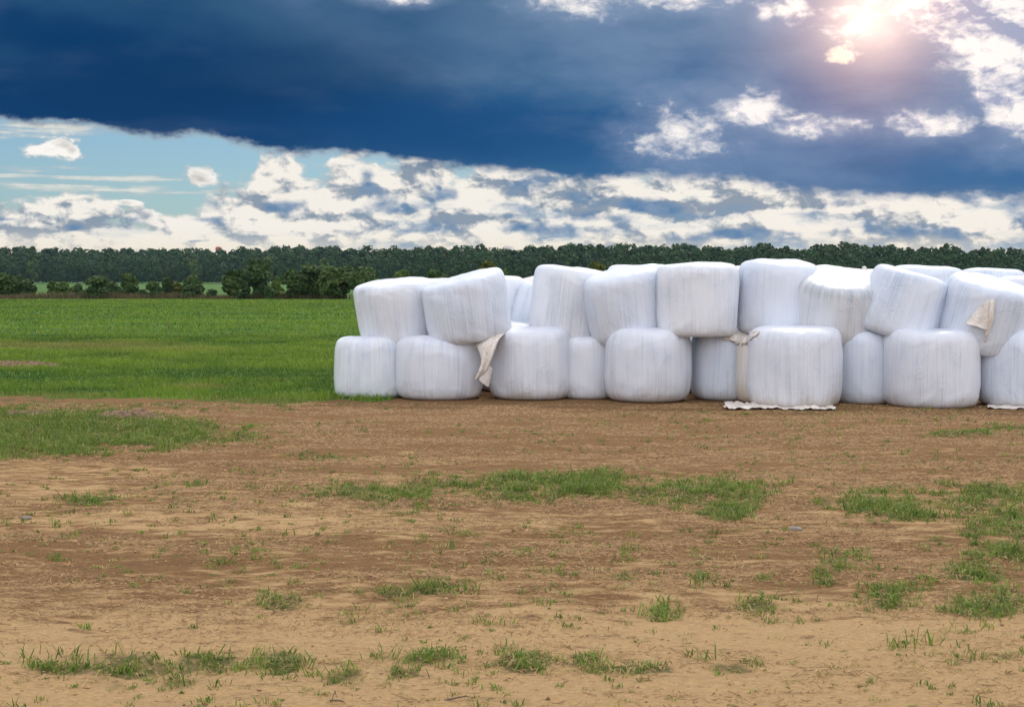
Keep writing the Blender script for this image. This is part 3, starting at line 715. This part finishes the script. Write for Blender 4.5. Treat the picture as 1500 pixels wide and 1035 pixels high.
# hanging flap between the second and third bottom bales: draped from the top of b3
sheet('loose_film', [[wp(748, 482, 23.0), wp(733, 483, 22.75), wp(718, 487, 22.5), wp(706, 496, 22.4), wp(694, 499, 22.5)],
                     [wp(742, 486, 22.45), wp(727, 489, 22.25), wp(717, 496, 22.15), wp(707, 508, 22.1), wp(698, 507, 22.3)],
                     [wp(730, 496, 22.2), wp(724, 504, 22.05), wp(716, 512, 22.15), wp(709, 519, 22.0), wp(702, 516, 22.2)],
                     [wp(727, 510, 22.15), wp(720, 520, 22.0), wp(714, 526, 22.15), wp(708, 530, 22.0), wp(706, 528, 22.1)],
                     [wp(719, 528, 22.1), wp(716, 534, 22.0), wp(711, 540, 22.12), wp(705, 544, 22.0), wp(700, 546, 22.05)],
                     [wp(716, 540, 22.15), wp(712, 545, 22.1), wp(706, 550, 22.15), wp(699, 555, 22.05), wp(693, 559, 22.1)]],
      Mcl, BALES['b3'], label='torn white film flap hanging down in the gap between two bottom bales')
sheet('loose_film', [[wp(714, 532, 22.35), wp(720, 538, 22.3), wp(722, 540, 22.4)], [wp(704, 552, 22.3), wp(712, 558, 22.25), wp(717, 562, 22.35)], [wp(700, 556, 22.3), wp(710, 564, 22.25), wp(716, 568, 22.35)]],
      Mcl, BALES['b3'], label='small pointed film rag behind the hanging flap')
# flap on the slumped bale t9
def onrows(keys, rows, fb): return [[on(keys, x, y, off, fb) for x, y, off in r_] for r_ in rows]
sheet('loose_film', onrows(['t9'], [[(1455, 438, .015), (1449, 439, .03), (1444, 441, .02), (1438, 446, .012)],
                     [(1453, 447, .05), (1443, 450, .06), (1432, 455, .04), (1422, 462, .012)],
                     [(1452, 458, .08), (1440, 462, .09), (1426, 466, .07), (1411, 476, .012)],
                     [(1451, 470, .10), (1441, 480, .12), (1430, 472, .11), (1418, 473, .08)],
                     [(1449, 483, .08), (1443, 484, .13), (1432, 477, .13), (1416, 476, .10)]], 21.1),
      Mcl, BALES['t9'], label='torn cream film flap peeled away from the face of the bale')
sheet('film_strip', onrows(['t9'], [[(1458, 438, .02), (1453, 438, .08), (1448, 440, .04)], [(1457, 455, .05), (1453, 456, .13), (1449, 457, .09)],
                     [(1455, 472, .06), (1451, 473, .13), (1446, 475, .10)], [(1449, 486, .05), (1446, 487, .11), (1443, 488, .08)], [(1445, 501, .03), (1443, 502, .06), (1441, 502, .04)]], 21.1),
      Mcl, BALES['t9'], label='twisted beige strip of film dangling beside the flap')
# sheets lying about
def crumple(name, pts, nx, ny, amp, seed, zf, label, cat):
    """bilinear patch of four ground-plan corners, wavy edged and wrinkled"""
    A, B_, C_, D_ = [np.array(p, float) for p in pts]
    u = np.linspace(0, 1, nx)[None, :, None]; v = np.linspace(0, 1, ny)[:, None, None]
    P = (A * (1 - u) + B_ * u) * (1 - v) + (D_ * (1 - u) + C_ * u) * v
    wv = (fbm(P[..., 0] * 2.2, P[..., 1] * 2.2, 5, seed, .6) - .5) * 1.5
    P[..., 1] += wv * .16 * (1 - v[..., 0]); P[..., 0] += (fbm(P[..., 0] * 7, P[..., 1] * 7 + 5, 2, seed + 1) - .5) * .1
    P[..., 2] = zf(P[..., 0], P[..., 1]) + np.abs(fbm(P[..., 0] * 9, P[..., 1] * 12, 3, seed + 2, .6) - .5) * amp * 2
    return sheet(name, P, Mcl, None, .003, label, cat, 1)
gz = lambda x, y: height(x, y) + .012
crumple('film_sheet', [wp(1062, 600, 20.75)[:2] + (0,), wp(1226, 603, 20.62)[:2] + (0,), (4.85, 21.6, 0), (3.25, 21.7, 0)], 60, 22, .10, 3, gz, 'crumpled white film sheet spread on the ground under the large front bale', 'plastic sheet')
crumple('film_sheet', [wp(1448, 604, 20.75)[:2] + (0,), wp(1560, 604, 20.7)[:2] + (0,), (8.2, 21.5, 0), (7.2, 21.5, 0)], 40, 16, .06, 8, gz, 'thin strip of white film on the ground under the bale at the right edge', 'plastic sheet')
rows = []
for i in range(12):
    v = i / 11; xa = 1038 + 40 * v ** 1.2; xb = 1113 - 22 * v ** 1.4; y_ = 484.5 + 20 * v
    rows.append([])
    for j in range(22):
        u = j / 21; xx = xa + (xb - xa) * u; yy = y_ + 2.2 * math.sin(u * 17 + i) * v + 1.2 * math.sin(u * 31 + 2 * i) - 5 * v * abs(u - .55)
        rows[-1].append(on(['b6', 'b7back', 'b7'], xx, yy, .02 + .025 * (1 + math.sin(u * 23 + i * 1.3)) * (.4 + .6 * v), 22.5))
sheet('film_sheet', rows, Mcl, None, .003, 'crumpled cream film sheet lying on top of the recessed bottom bale', 'plastic sheet', 1)
# gathered film knot on the rear bale
k = BALES['k7']
kx, ky, kz = wp(1266, 398, 25.3)
prof = [(.16, -.06), (.10, -.01), (.055, .025), (.03, .06), (.035, .085), (.012, .10), (.001, .102)]
V = []; nA = 22
for q, (r0, z0) in enumerate(prof):
    for j in range(nA):
        a = 2 * math.pi * j / nA; rr_ = r0 * (1 + .28 * math.cos(5 * a + q) * (q < 5) + .12 * math.cos(9 * a))
        V.append((rr_ * math.cos(a), rr_ * math.sin(a), z0))
Fk = [[q * nA + j, q * nA + (j + 1) % nA, (q + 1) * nA + (j + 1) % nA, (q + 1) * nA + j] for q in range(len(prof) - 1) for j in range(nA)]
o = mesh('film_knot', V, Fk, Mcl, smooth=True, loc=(kx, ky, kz)); o.parent = k
bpy.context.view_layer.update(); o.matrix_parent_inverse = k.matrix_world.inverted()

# small things on the yard
Mstone, nt, b = newmat('stone', .8)
c_ = noise(nt, objco(nt), 30, 4, .6); nt.links.new(mix(nt, c_, (.14, .12, .10), (.32, .28, .24)), b.inputs['Base Color'])
def stone(px, py, r0, label, seed):
    X0, Y0 = gpt(px, py); r_ = np.random.default_rng(seed)
    th_ = np.linspace(0, 2 * np.pi, 18, endpoint=False); ph_ = np.linspace(-1.5, 1.5, 10)
    T, P = np.meshgrid(th_, ph_)
    k_ = 1 + .18 * np.cos(2 * T + 1) * np.cos(P) + .12 * np.cos(3 * T + 2 * P + seed)
    V = np.stack([(np.cos(P) * np.cos(T) * r0 * 1.35 * k_).ravel(), (np.cos(P) * np.sin(T) * r0 * k_).ravel(), (np.sin(P) * r0 * .6 * k_).ravel()], 1)
    i0 = np.arange(9)[:, None] * 18 + np.arange(18)[None, :]; i1 = np.arange(9)[:, None] * 18 + (np.arange(18)[None, :] + 1) % 18
    o = mesh('stone', V, np.stack([i0, i1, i1 + 18, i0 + 18], -1).reshape(-1, 4), Mstone, smooth=True, loc=(X0, Y0, float(height(np.array([X0]), np.array([Y0]))[0]) + r0 * .25))
    tag(o, label, 'stone')
stone(1166, 775, .035, 'small grey stone on bare soil right of the middle grass strip', 3)
stone(38, 757, .03, 'small pale grey stone on the bare soil near the left edge', 6)
Mtw, nt, b = newmat('twig', .85); c_ = noise(nt, objco(nt), 40, 3, .5); nt.links.new(mix(nt, c_, (.07, .045, .03), (.20, .14, .09)), b.inputs['Base Color'])
def twig(px, py, L, rot, label):
    X0, Y0 = gpt(px, py); V = []; Fq = []
    def tube(pts, rads):
        base = len(V)
        for p, r in zip(pts, rads):
            for j in range(6): V.append((p[0], p[1] + math.cos(j * math.pi / 3) * r, p[2] + math.sin(j * math.pi / 3) * r))
        for q in range(len(pts) - 1):
            for j in range(6): Fq.append((base + q * 6 + j, base + q * 6 + (j + 1) % 6, base + q * 6 + 6 + (j + 1) % 6, base + q * 6 + 6 + j))
    tube([(-L / 2, .01, .004), (-L * .2, -.006, .012), (0, 0, .016), (L * .3, .015, .014), (L / 2, .01, .006)], [.0035, .004, .004, .003, .0012])
    tube([(0, 0, .016), (L * .10, -.01, L * .14), (L * .26, -.015, L * .22)], [.003, .0022, .001])
    tube([(-L * .2, -.006, .012), (-L * .27, .02, .05), (-L * .25, .03, L * .17)], [.003, .002, .001])
    o = mesh('twig', np.array(V), np.array(Fq), Mtw, smooth=True, loc=(X0, Y0, float(height(np.array([X0]), np.array([Y0]))[0])))
    o.rotation_euler[2] = rot; tag(o, label, 'twig')
twig(672, 1024, .13, .2, 'thin forked dark twig on pale sand at the bottom centre')
twig(492, 1030, .10, -.7, 'short dark twig at the bottom edge left of the centre')

# ------------------------------------------------------------------ trees
Mbark, nt, b = newmat('bark', .9)
c_ = noise(nt, mulv(nt, objco(nt), (6, 6, 1.5)), 2, 4, .6)
nt.links.new(mix(nt, c_, (.05, .042, .034), (.16, .14, .115)), b.inputs['Base Color'])
def fol(name, lo, hi, alt):
    m = leafmat(name, lo, hi, alt, trans=.2); return m
FOL = {'dark': fol('dark_foliage', (.030, .068, .022), (.080, .140, .036), (.10, .10, .03)),
       'mid': fol('mid_foliage', (.036, .076, .020), (.090, .150, .036), (.12, .11, .03)),
       'light': fol('light_foliage', (.050, .100, .022), (.130, .200, .042), (.20, .15, .03)),
       'gold': fol('yellowing_foliage', (.05, .075, .015), (.16, .165, .025), (.26, .17, .03)),
       'far': fol('forest_foliage', (.013, .044, .017), (.036, .090, .024), (.06, .085, .025))}
def crown_arrays(n, Hc, Wc, leaf, shape, r_, jit=.5):
    """leaf clumps on a handful of lobes; returns verts (n*4,3), tone (n)"""
    nl = r_.integers(9, 16)
    lob = []
    for i in range(nl):
        h = (i + r_.uniform(.2, .8)) / nl
        if shape == 'cone': w = (1 - h) ** .75 * .9 + .08
        elif shape == 'column': w = .62 * math.sin(math.pi * min(1, .12 + h * .84)) ** .6
        elif shape == 'bush': w = math.sqrt(max(.02, 1 - (h * .95) ** 2))
        else: w = math.sin(math.pi * (.14 + .80 * h)) ** .75
        a = r_.uniform(0, 6.28) + i * 2.4
        rad = w * r_.uniform(.25, .62)
        size = (.30 + .34 * w) * r_.uniform(.75, 1.15)
        lob.append((math.cos(a) * rad, math.sin(a) * rad, .08 + h * .86, size))
    lob = np.array(lob)
    k = r_.integers(0, nl, n)
    d = r_.normal(0, 1, (n, 3)); d /= np.linalg.norm(d, axis=1)[:, None]
    d[:, 2] = np.where(d[:, 2] < -.35, -d[:, 2] * .6, d[:, 2])
    rr_ = r_.uniform(.55, 1.12, n) ** .7
    ls = lob[k, 3] * rr_
    P = np.stack([(lob[k, 0] + d[:, 0] * ls) * Wc / 2, (lob[k, 1] + d[:, 1] * ls) * Wc / 2, lob[k, 2] * Hc + d[:, 2] * ls * min(Hc, Wc) * .42], 1)
    P[:, 2] = np.clip(P[:, 2], -.02 * Hc, None)
    nrm = d + r_.normal(0, jit, (n, 3)); nrm /= np.linalg.norm(nrm, axis=1)[:, None]
    up = r_.normal(0, 1, (n, 3)); u = np.cross(nrm, up); u /= np.linalg.norm(u, axis=1)[:, None]; v = np.cross(nrm, u)
    s = leaf * r_.uniform(.55, 1.3, n)[:, None]
    V = np.stack([P - u * s, P - v * s * .7 + nrm * s * .2, P + u * s, P + v * s * .7 + nrm * s * .2], 1)
    tone = np.clip(.45 + (lob[k, 3] - .5) * .2 + r_.normal(0, .22, n) + r_.normal(0, .18, nl)[k], 0, 1)
    return V.reshape(-1, 3), tone
def trunk_arrays(H, r0, r_, lean=.05, nlimb=6, Hc0=.25):
    V = []; Fq = []
    def tube(pts, rads, ns=7):
        base = len(V)
        for p, r in zip(pts, rads):
            for j in range(ns):
                a = 2 * math.pi * j / ns; V.append((p[0] + math.cos(a) * r, p[1] + math.sin(a) * r, p[2]))
        for q in range(len(pts) - 1):
            for j in range(ns):
                Fq.append((base + q * ns + j, base + q * ns + (j + 1) % ns, base + (q + 1) * ns + (j + 1) % ns, base + (q + 1) * ns + j))
    lx, ly = r_.normal(0, lean, 2) * H
    pts = [(lx * t * t, ly * t * t, H * .88 * t - .05) for t in (0, .2, .4, .6, .8, 1)]
    tube(pts, [r0 * 1.25, r0, r0 * .8, r0 * .55, r0 * .33, r0 * .1])
    for i in range(nlimb):
        t = Hc0 + (.85 - Hc0) * i / nlimb; a = i * 2.4 + r_.uniform(0, .8); L = H * .24 * (1 - t * .5)
        p0 = (lx * t * t, ly * t * t, H * .88 * t)
        tube([p0, (p0[0] + math.cos(a) * L * .5, p0[1] + math.sin(a) * L * .5, p0[2] + L * .4), (p0[0] + math.cos(a) * L, p0[1] + math.sin(a) * L, p0[2] + L * .9)], [r0 * .4 * (1 - t * .5), r0 * .25, r0 * .06], 5)
    return np.array(V), np.array(Fq)
def tree(name, X, Y, H, Wc, shape, fol_, n, leaf, label, cat='tree', group=None, seed=0, base=.12, dry=.08):
    r_ = np.random.default_rng(seed + 1000)
    root = empty(name, (X, Y, float(height(np.array([X]), np.array([Y]))[0])))
    tag(root, label, cat, group)
    V, Fq = trunk_arrays(H, max(.03, H * .018), r_, .02, 6 if name != 'bush' else 5, base + .05)
    mesh('trunk' if name != 'bush' else 'stem', V, Fq, Mbark, root, smooth=True)
    V, tone = crown_arrays(n, H * (1 - base), Wc, leaf, shape, r_)
    V[:, 2] += H * base
    # scale so that the crown really reaches H and Wc
    V[:, 2] = H * base + (V[:, 2] - H * base) * (H * (1 - base)) / max(.1, np.percentile(V[:, 2], 99.7) - H * base)
    ext = np.percentile(np.abs(V[:, 0]), 98.5); V[:, :2] *= (Wc / 2) / ext
    m = len(tone)
    dn_ = np.where(r_.uniform(0, 1, m) < dry, r_.uniform(.3, 1, m), 0)
    mesh('crown' if name != 'bush' else 'foliage', V, np.arange(m * 4).reshape(-1, 4), FOL[fol_], root, attrs={'tone': np.repeat(tone, 4), 'dryness': np.repeat(dn_, 4)})
    return root
# row of bushes and young trees along the far edge of the field: (x0, x1, ytop, ybase, shape, foliage, kind, label)
GR = 'bushes and young trees along the far edge of the field'
ROW = [(-40, 0, 404, 437, 'bush', 'dark', 'bush', 'dark bush cut off by the left edge at the far field border'),
 (-8, 22, 400, 437, 'round', 'mid', 'tree', 'low tree at the left edge of the photo beyond the field'),
 (12, 40, 405, 437, 'round', 'dark', 'tree', 'dark tree right beside the leftmost low tree'),
 (34, 52, 410, 437, 'bush', 'dark', 'bush', 'dark bush closing the leftmost clump before the gap'),
 (70, 84, 412, 436, 'column', 'light', 'tree', 'thin pale sapling just right of the first gap in the row'),
 (82, 104, 413, 436, 'bush', 'light', 'bush', 'pale olive bush right of the thin sapling'),
 (100, 124, 417, 436, 'bush', 'dark', 'bush', 'low wide bush left of the round dark bush'),
 (126, 162, 404, 437, 'round', 'dark', 'tree', 'round dark broad bushy tree standing left of the cone shaped one'),
 (155, 175, 417, 436, 'bush', 'dark', 'bush', 'small bush leaning on the right of the round dark tree'),
 (176, 202, 401, 437, 'cone', 'mid', 'tree', 'cone shaped young tree with a pointed top'),
 (197, 215, 425, 437, 'bush', 'dark', 'bush', 'very low dark bush at the foot of the cone shaped tree'),
 (216, 237, 412, 437, 'bush', 'mid', 'bush', 'plain bush left of the slim pointed sapling'),
 (237, 252, 407, 437, 'column', 'dark', 'tree', 'slim pointed sapling left of the yellowing bush'),
 (249, 270, 413, 437, 'bush', 'gold', 'bush', 'yellowing bush in the left part of the row'),
 (268, 288, 417, 437, 'bush', 'dark', 'bush', 'dark bush between the yellowing bush and the taller tree'),
 (272, 296, 404, 437, 'round', 'mid', 'tree', 'taller tree just before the second gap in the row'),
 (288, 299, 418, 437, 'column', 'light', 'bush', 'narrow bush at the edge of the second gap'),
 (303, 317, 424, 438, 'bush', 'mid', 'bush', 'single tiny round bush alone in the gap'),
 (330, 357, 396, 438, 'column', 'mid', 'tree', 'column shaped tree left of the tallest tree'),
 (350, 366, 412, 438, 'bush', 'dark', 'bush', 'dark bush filling in left of the tallest tree'),
 (357, 394, 381, 438, 'round', 'dark', 'tree', 'tallest dark tree of the whole row'),
 (388, 400, 418, 438, 'bush', 'dark', 'bush', 'low bush at the right foot of the tallest tree'),
 (397, 416, 406, 438, 'cone', 'light', 'tree', 'small pale cone shaped tree right of the tallest tree'),
 (414, 446, 396, 438, 'round', 'mid', 'tree', 'broad tree starting the closed clump'),
 (438, 474, 389, 438, 'round', 'dark', 'tree', 'tall round tree in the closed clump left of the stack'),
 (466, 492, 397, 438, 'bush', 'mid', 'tree', 'lower tree in the middle of the closed clump'),
 (474, 498, 392, 438, 'column', 'light', 'tree', 'paler column tree in the closed clump'),
 (490, 522, 391, 438, 'round', 'dark', 'tree', 'dark round tree second nearest to the stack of bales'),
 (518, 556, 392, 438, 'round', 'mid', 'tree', 'tree partly hidden by the leftmost upper bale'),
 (575, 606, 396, 438, 'round', 'light', 'tree', 'pale green tree top showing over the leftmost upper bale'),
 (624, 656, 396, 438, 'round', 'mid', 'tree', 'green tree top over the join of the first two upper bales'),
 (702, 732, 384, 438, 'round', 'gold', 'tree', 'yellow green tree top showing above the leaning second upper bale'),
 (730, 752, 395, 438, 'round', 'mid', 'tree', 'dull green tree top right of the yellow green one'),
 (860, 885, 385, 438, 'round', 'gold', 'tree', 'small yellow green tree top over the slanted third bale')]
for i, (x0, x1, yt, yb, shp, fo, kind, lab) in enumerate(ROW):
    Yd = gpt(0, yb)[1] + ((i * 37) % 7 - 3) * .9
    Xc = ((x0 + x1) / 2 - 750) / F * Yd; Wc = (x1 - x0) / F * Yd * 1.12; H = (yb - yt) / F * Yd * 1.02
    tree('bush' if kind == 'bush' else 'young_tree', Xc, Yd, H, Wc, shp, fo, int(700 + 900 * H * Wc / 4), .11 + .02 * H, lab, kind, GR, seed=i, base=.02 if kind == 'bush' else .07, dry=.06)
# dry herbs and low scrub between them
n = 26000
x = rng.uniform(-75, 30, n); y = 141.5 + rng.normal(0, 1.2, n) + (fbm(x * .1, x * 0, 2, 5) - .5) * 4
keep = fbm(x * .25, y * .1, 3, 88) > .34; x, y = x[keep], y[keep]; n = len(x)
o = blades('dry_herbs', x, y, np.zeros(n), rng.uniform(.25, .75, n) * (.5 + fbm(x * .3, y * 0, 2, 6)), rng.uniform(.03, .07, n), rng.uniform(.05, .7, n), rng.uniform(0, .6, n), np.clip(rng.normal(.55, .35, n), 0, 1), leafmat('dry_herb', (.04, .07, .02), (.09, .12, .03), (.17, .10, .06)))
tag(o, 'strip of brown dry herbs and weeds along the far field border', 'weeds', kind='stuff')

# far forest: many crowns copied into one mass
vr = np.random.default_rng(3)
protos = []
for i in range(14):
    shp = ('round', 'round', 'column', 'cone', 'round')[i % 5]
    V, tone = crown_arrays(520, 1.0, .66 if shp != 'column' else .44, .046, shp, np.random.default_rng(50 + i), .28)
    protos.append((V, tone))
AV, AT, AD = [], [], []
def fline(px):                      # distance of the forest edge along the view
    return np.interp(px, [-600, 0, 300, 420, 700, 1100, 1500, 2200], [640, 640, 640, 600, 520, 450, 420, 420])
def ftop(px):                       # skyline of the photo
    return np.interp(px, [-600, -100, 0, 40, 60, 90, 150, 260, 300, 340, 380, 470, 520, 560, 590, 640, 700, 760, 800, 860, 900, 960, 1000, 1060, 1110, 1130, 1180, 1220, 1240, 1290, 1330, 1370, 1385, 1400, 1440, 1500, 1600, 2200],
                     [366, 366, 363, 362, 365, 365, 365, 363, 366, 367, 361, 361, 364, 366, 361, 361, 360, 363, 360, 358, 358, 360, 359, 363, 357, 358, 364, 357, 356, 357, 363, 364, 359, 366, 363, 366, 366, 366])
for row in range(9):
    D0 = row * 13.0
    px = -900.0
    while px < 2500:
        Df = fline(px) + D0
        Ht = (CH + (409.5 - ftop(px)) / F * Df)
        k_ = (.52, .62, .72, .80, .86, .92, .97, 1.0, 1.0)[row] * vr.uniform(.90, 1.06)
        if vr.uniform() < .05: k_ *= 1.06
        H = Ht * k_
        V, tone = protos[vr.integers(0, len(protos))]
        a = vr.uniform(0, 6.28); ca, sa_ = math.cos(a), math.sin(a); wd = H * vr.uniform(.85, 1.25)
        q = np.empty_like(V)
        q[:, 0] = (V[:, 0] * ca - V[:, 1] * sa_) * wd; q[:, 1] = (V[:, 0] * sa_ + V[:, 1] * ca) * wd; q[:, 2] = V[:, 2] * H * .98
        Y0 = Df + vr.uniform(-5, 5)
        q[:, 0] += (px - 750) / F * Y0; q[:, 1] += Y0
        AV.append(q.astype(np.float32)); tt = vr.normal(0, .2)
        AT.append(np.clip(tone + tt, 0, 1)); AD.append(np.full(len(tone), max(0, vr.normal(-.1, .3))))
        px += H * .34 / Df * F * vr.uniform(.6, 1.3)
V = np.concatenate(AV); t_ = np.concatenate(AT); d_ = np.clip(np.concatenate(AD), 0, 1)
print('forest faces', len(t_))
o = mesh('forest', V, np.arange(len(V)).reshape(-1, 4), FOL['far'], attrs={'tone': np.repeat(t_, 4), 'dryness': np.repeat(d_, 4)})
tag(o, 'far mixed forest closing the horizon behind the fields', 'forest', kind='stuff')
# crowns one can pick out in it
STAND = [(1385, 357, 372, 15, 'round', 'dark', 'single crown rising above the forest skyline over the right part of the stack'),
 (1238, 356, 385, 24, 'cone', 'dark', 'dark pointed spruce group top rising above the forest behind the stack'),
 (1112, 356, 385, 22, 'round', 'dark', 'round crown on the forest skyline left above the tallest bale'),
 (395, 376, 415, 14, 'column', 'light', 'pale slender tree in front of the forest right of the tallest row tree'),
 (50, 361, 415, 16, 'round', 'mid', 'higher crown of the forest skyline near the left edge'),
 (284, 381, 415, 12, 'column', 'light', 'pale slender tree at the forest foot above the second gap'),
 (475, 378, 415, 14, 'column', 'light', 'pale slender tree in the forest behind the closed clump')]
for i, (px, yt, yb, w, shp, fo, lab) in enumerate(STAND):
    Df = float(fline(px)) - (10 if yb > 400 else -70)
    H = CH + (409.5 - yt) / F * Df
    tree('forest_tree', (px - 750) / F * Df, Df, H, w / F * Df * 1.1, shp, fo, 900, .5, lab, 'tree', 'trees standing out of the far forest', seed=200 + i, base=.05)

# red water tower and mast behind the forest
Mred, nt, b = newmat('red_paint', .6)
c_ = noise(nt, objco(nt), 1.5, 3, .5); nt.links.new(mix(nt, c_, (.30, .075, .06), (.42, .13, .10)), b.inputs['Base Color'])
Mst, nt, b = newmat('weathered_steel', .6)
c_ = noise(nt, objco(nt), 1.5, 3, .5); nt.links.new(mix(nt, c_, (.25, .20, .17), (.4, .35, .32)), b.inputs['Base Color'])
def lathe(prof, n=20):
    V = [(r * math.cos(2 * math.pi * j / n), r * math.sin(2 * math.pi * j / n), z) for r, z in prof for j in range(n)]
    Fq = [(q * n + j, q * n + (j + 1) % n, (q + 1) * n + (j + 1) % n, (q + 1) * n + j) for q in range(len(prof) - 1) for j in range(n)]
    return np.array(V), np.array(Fq)
Dw = 780.0; s = Dw / F
wt = empty('water_tower', ((321 - 750) * s, Dw, 0)); tag(wt, 'small red water tower tank poking above the forest on the left', 'water tower')
zt = CH + (409.5 - 361.0) * s
V, Fq = lathe([(.001, zt), (.5, zt - .1), (1.5, zt - .5), (1.6, zt - .55), (1.6, zt - 2.6), (1.2, zt - 3.1), (.6, zt - 3.6)]); mesh('tank', V, Fq[:, ::-1], Mred, wt, smooth=False)
V, Fq = lathe([(.6, zt - 3.58), (.6, zt - 6), (.75, -.1)]); mesh('shaft', V, Fq[:, ::-1], Mst, wt)
Dm = 700.0; s = Dm / F
mt = empty('radio_mast', ((541 - 750) * s, Dm, 0)); tag(mt, 'thin red and grey mast rising above the forest left of the stack', 'mast')
zt = CH + (409.5 - 359.0) * s
def bar(p, q, r):
    p, q = Vector(p), Vector(q); d = (q - p); m = d.to_track_quat('Z', 'Y').to_matrix()
    V = [tuple(p + (m @ Vector((r * a_, r * b_, 0)) + d * t)) for t in (0, 1) for a_, b_ in ((-1, -1), (1, -1), (1, 1), (-1, 1))]
    return V, [(0, 1, 5, 4), (1, 2, 6, 5), (2, 3, 7, 6), (3, 0, 4, 7), (0, 3, 2, 1), (4, 5, 6, 7)]
def bars(name, L, mat, par):
    Vs, Fs = [], []
    for a in L:
        v, f = bar(*a); Fs += [tuple(i + len(Vs) for i in q) for q in f]; Vs += v
    return mesh(name, Vs, Fs, mat, par)
legs = [(.45 * math.cos(a), .45 * math.sin(a)) for a in (0.5, 2.6, 4.7)]
L = [((x, y, 0), (x * .6, y * .6, zt - 3), .07) for x, y in legs]
for i in range(14):
    z0 = (zt - 3) * i / 14; z1 = (zt - 3) * (i + 1) / 14
    for j in range(3): a, b2 = legs[j], legs[(j + 1) % 3]; L.append(((a[0] * .9, a[1] * .9, z0), (b2[0] * .8, b2[1] * .8, z1), .03))
bars('lattice', L, Mst, mt)
bars('antenna', [((0, 0, zt - 3), (0, 0, zt), .09), ((.35, 0, zt - 2.2), (.35, 0, zt - .7), .13), ((-.3, .2, zt - 2.4), (-.3, .2, zt - 1.1), .12), ((-.45, 0, zt - 2.9), (.45, 0, zt - 2.9), .08)], Mred, mt)

# ------------------------------------------------------------------ the air
hz = bpy.data.materials.new('air'); hz.use_nodes = True; nt = hz.node_tree; nt.nodes.clear()
vo = nt.nodes.new('ShaderNodeVolumePrincipled'); vo.inputs['Color'].default_value = (.55, .80, 1.0, 1); vo.inputs['Density'].default_value = 0.00006; vo.inputs['Anisotropy'].default_value = 0.2
ou = nt.nodes.new('ShaderNodeOutputMaterial'); nt.links.new(vo.outputs[0], ou.inputs['Volume'])
a_, zb, zt_ = 1300.0, -1.2, 36.0
V = [(x, y, z) for z in (zb, zt_) for x, y in ((-a_, -a_), (a_, -a_), (a_, a_), (-a_, a_))]
tag(mesh('haze', V, [(0, 3, 2, 1), (4, 5, 6, 7), (0, 1, 5, 4), (1, 2, 6, 5), (2, 3, 7, 6), (3, 0, 4, 7)], hz), kind='stuff')
S.cycles.volume_bounces = 0
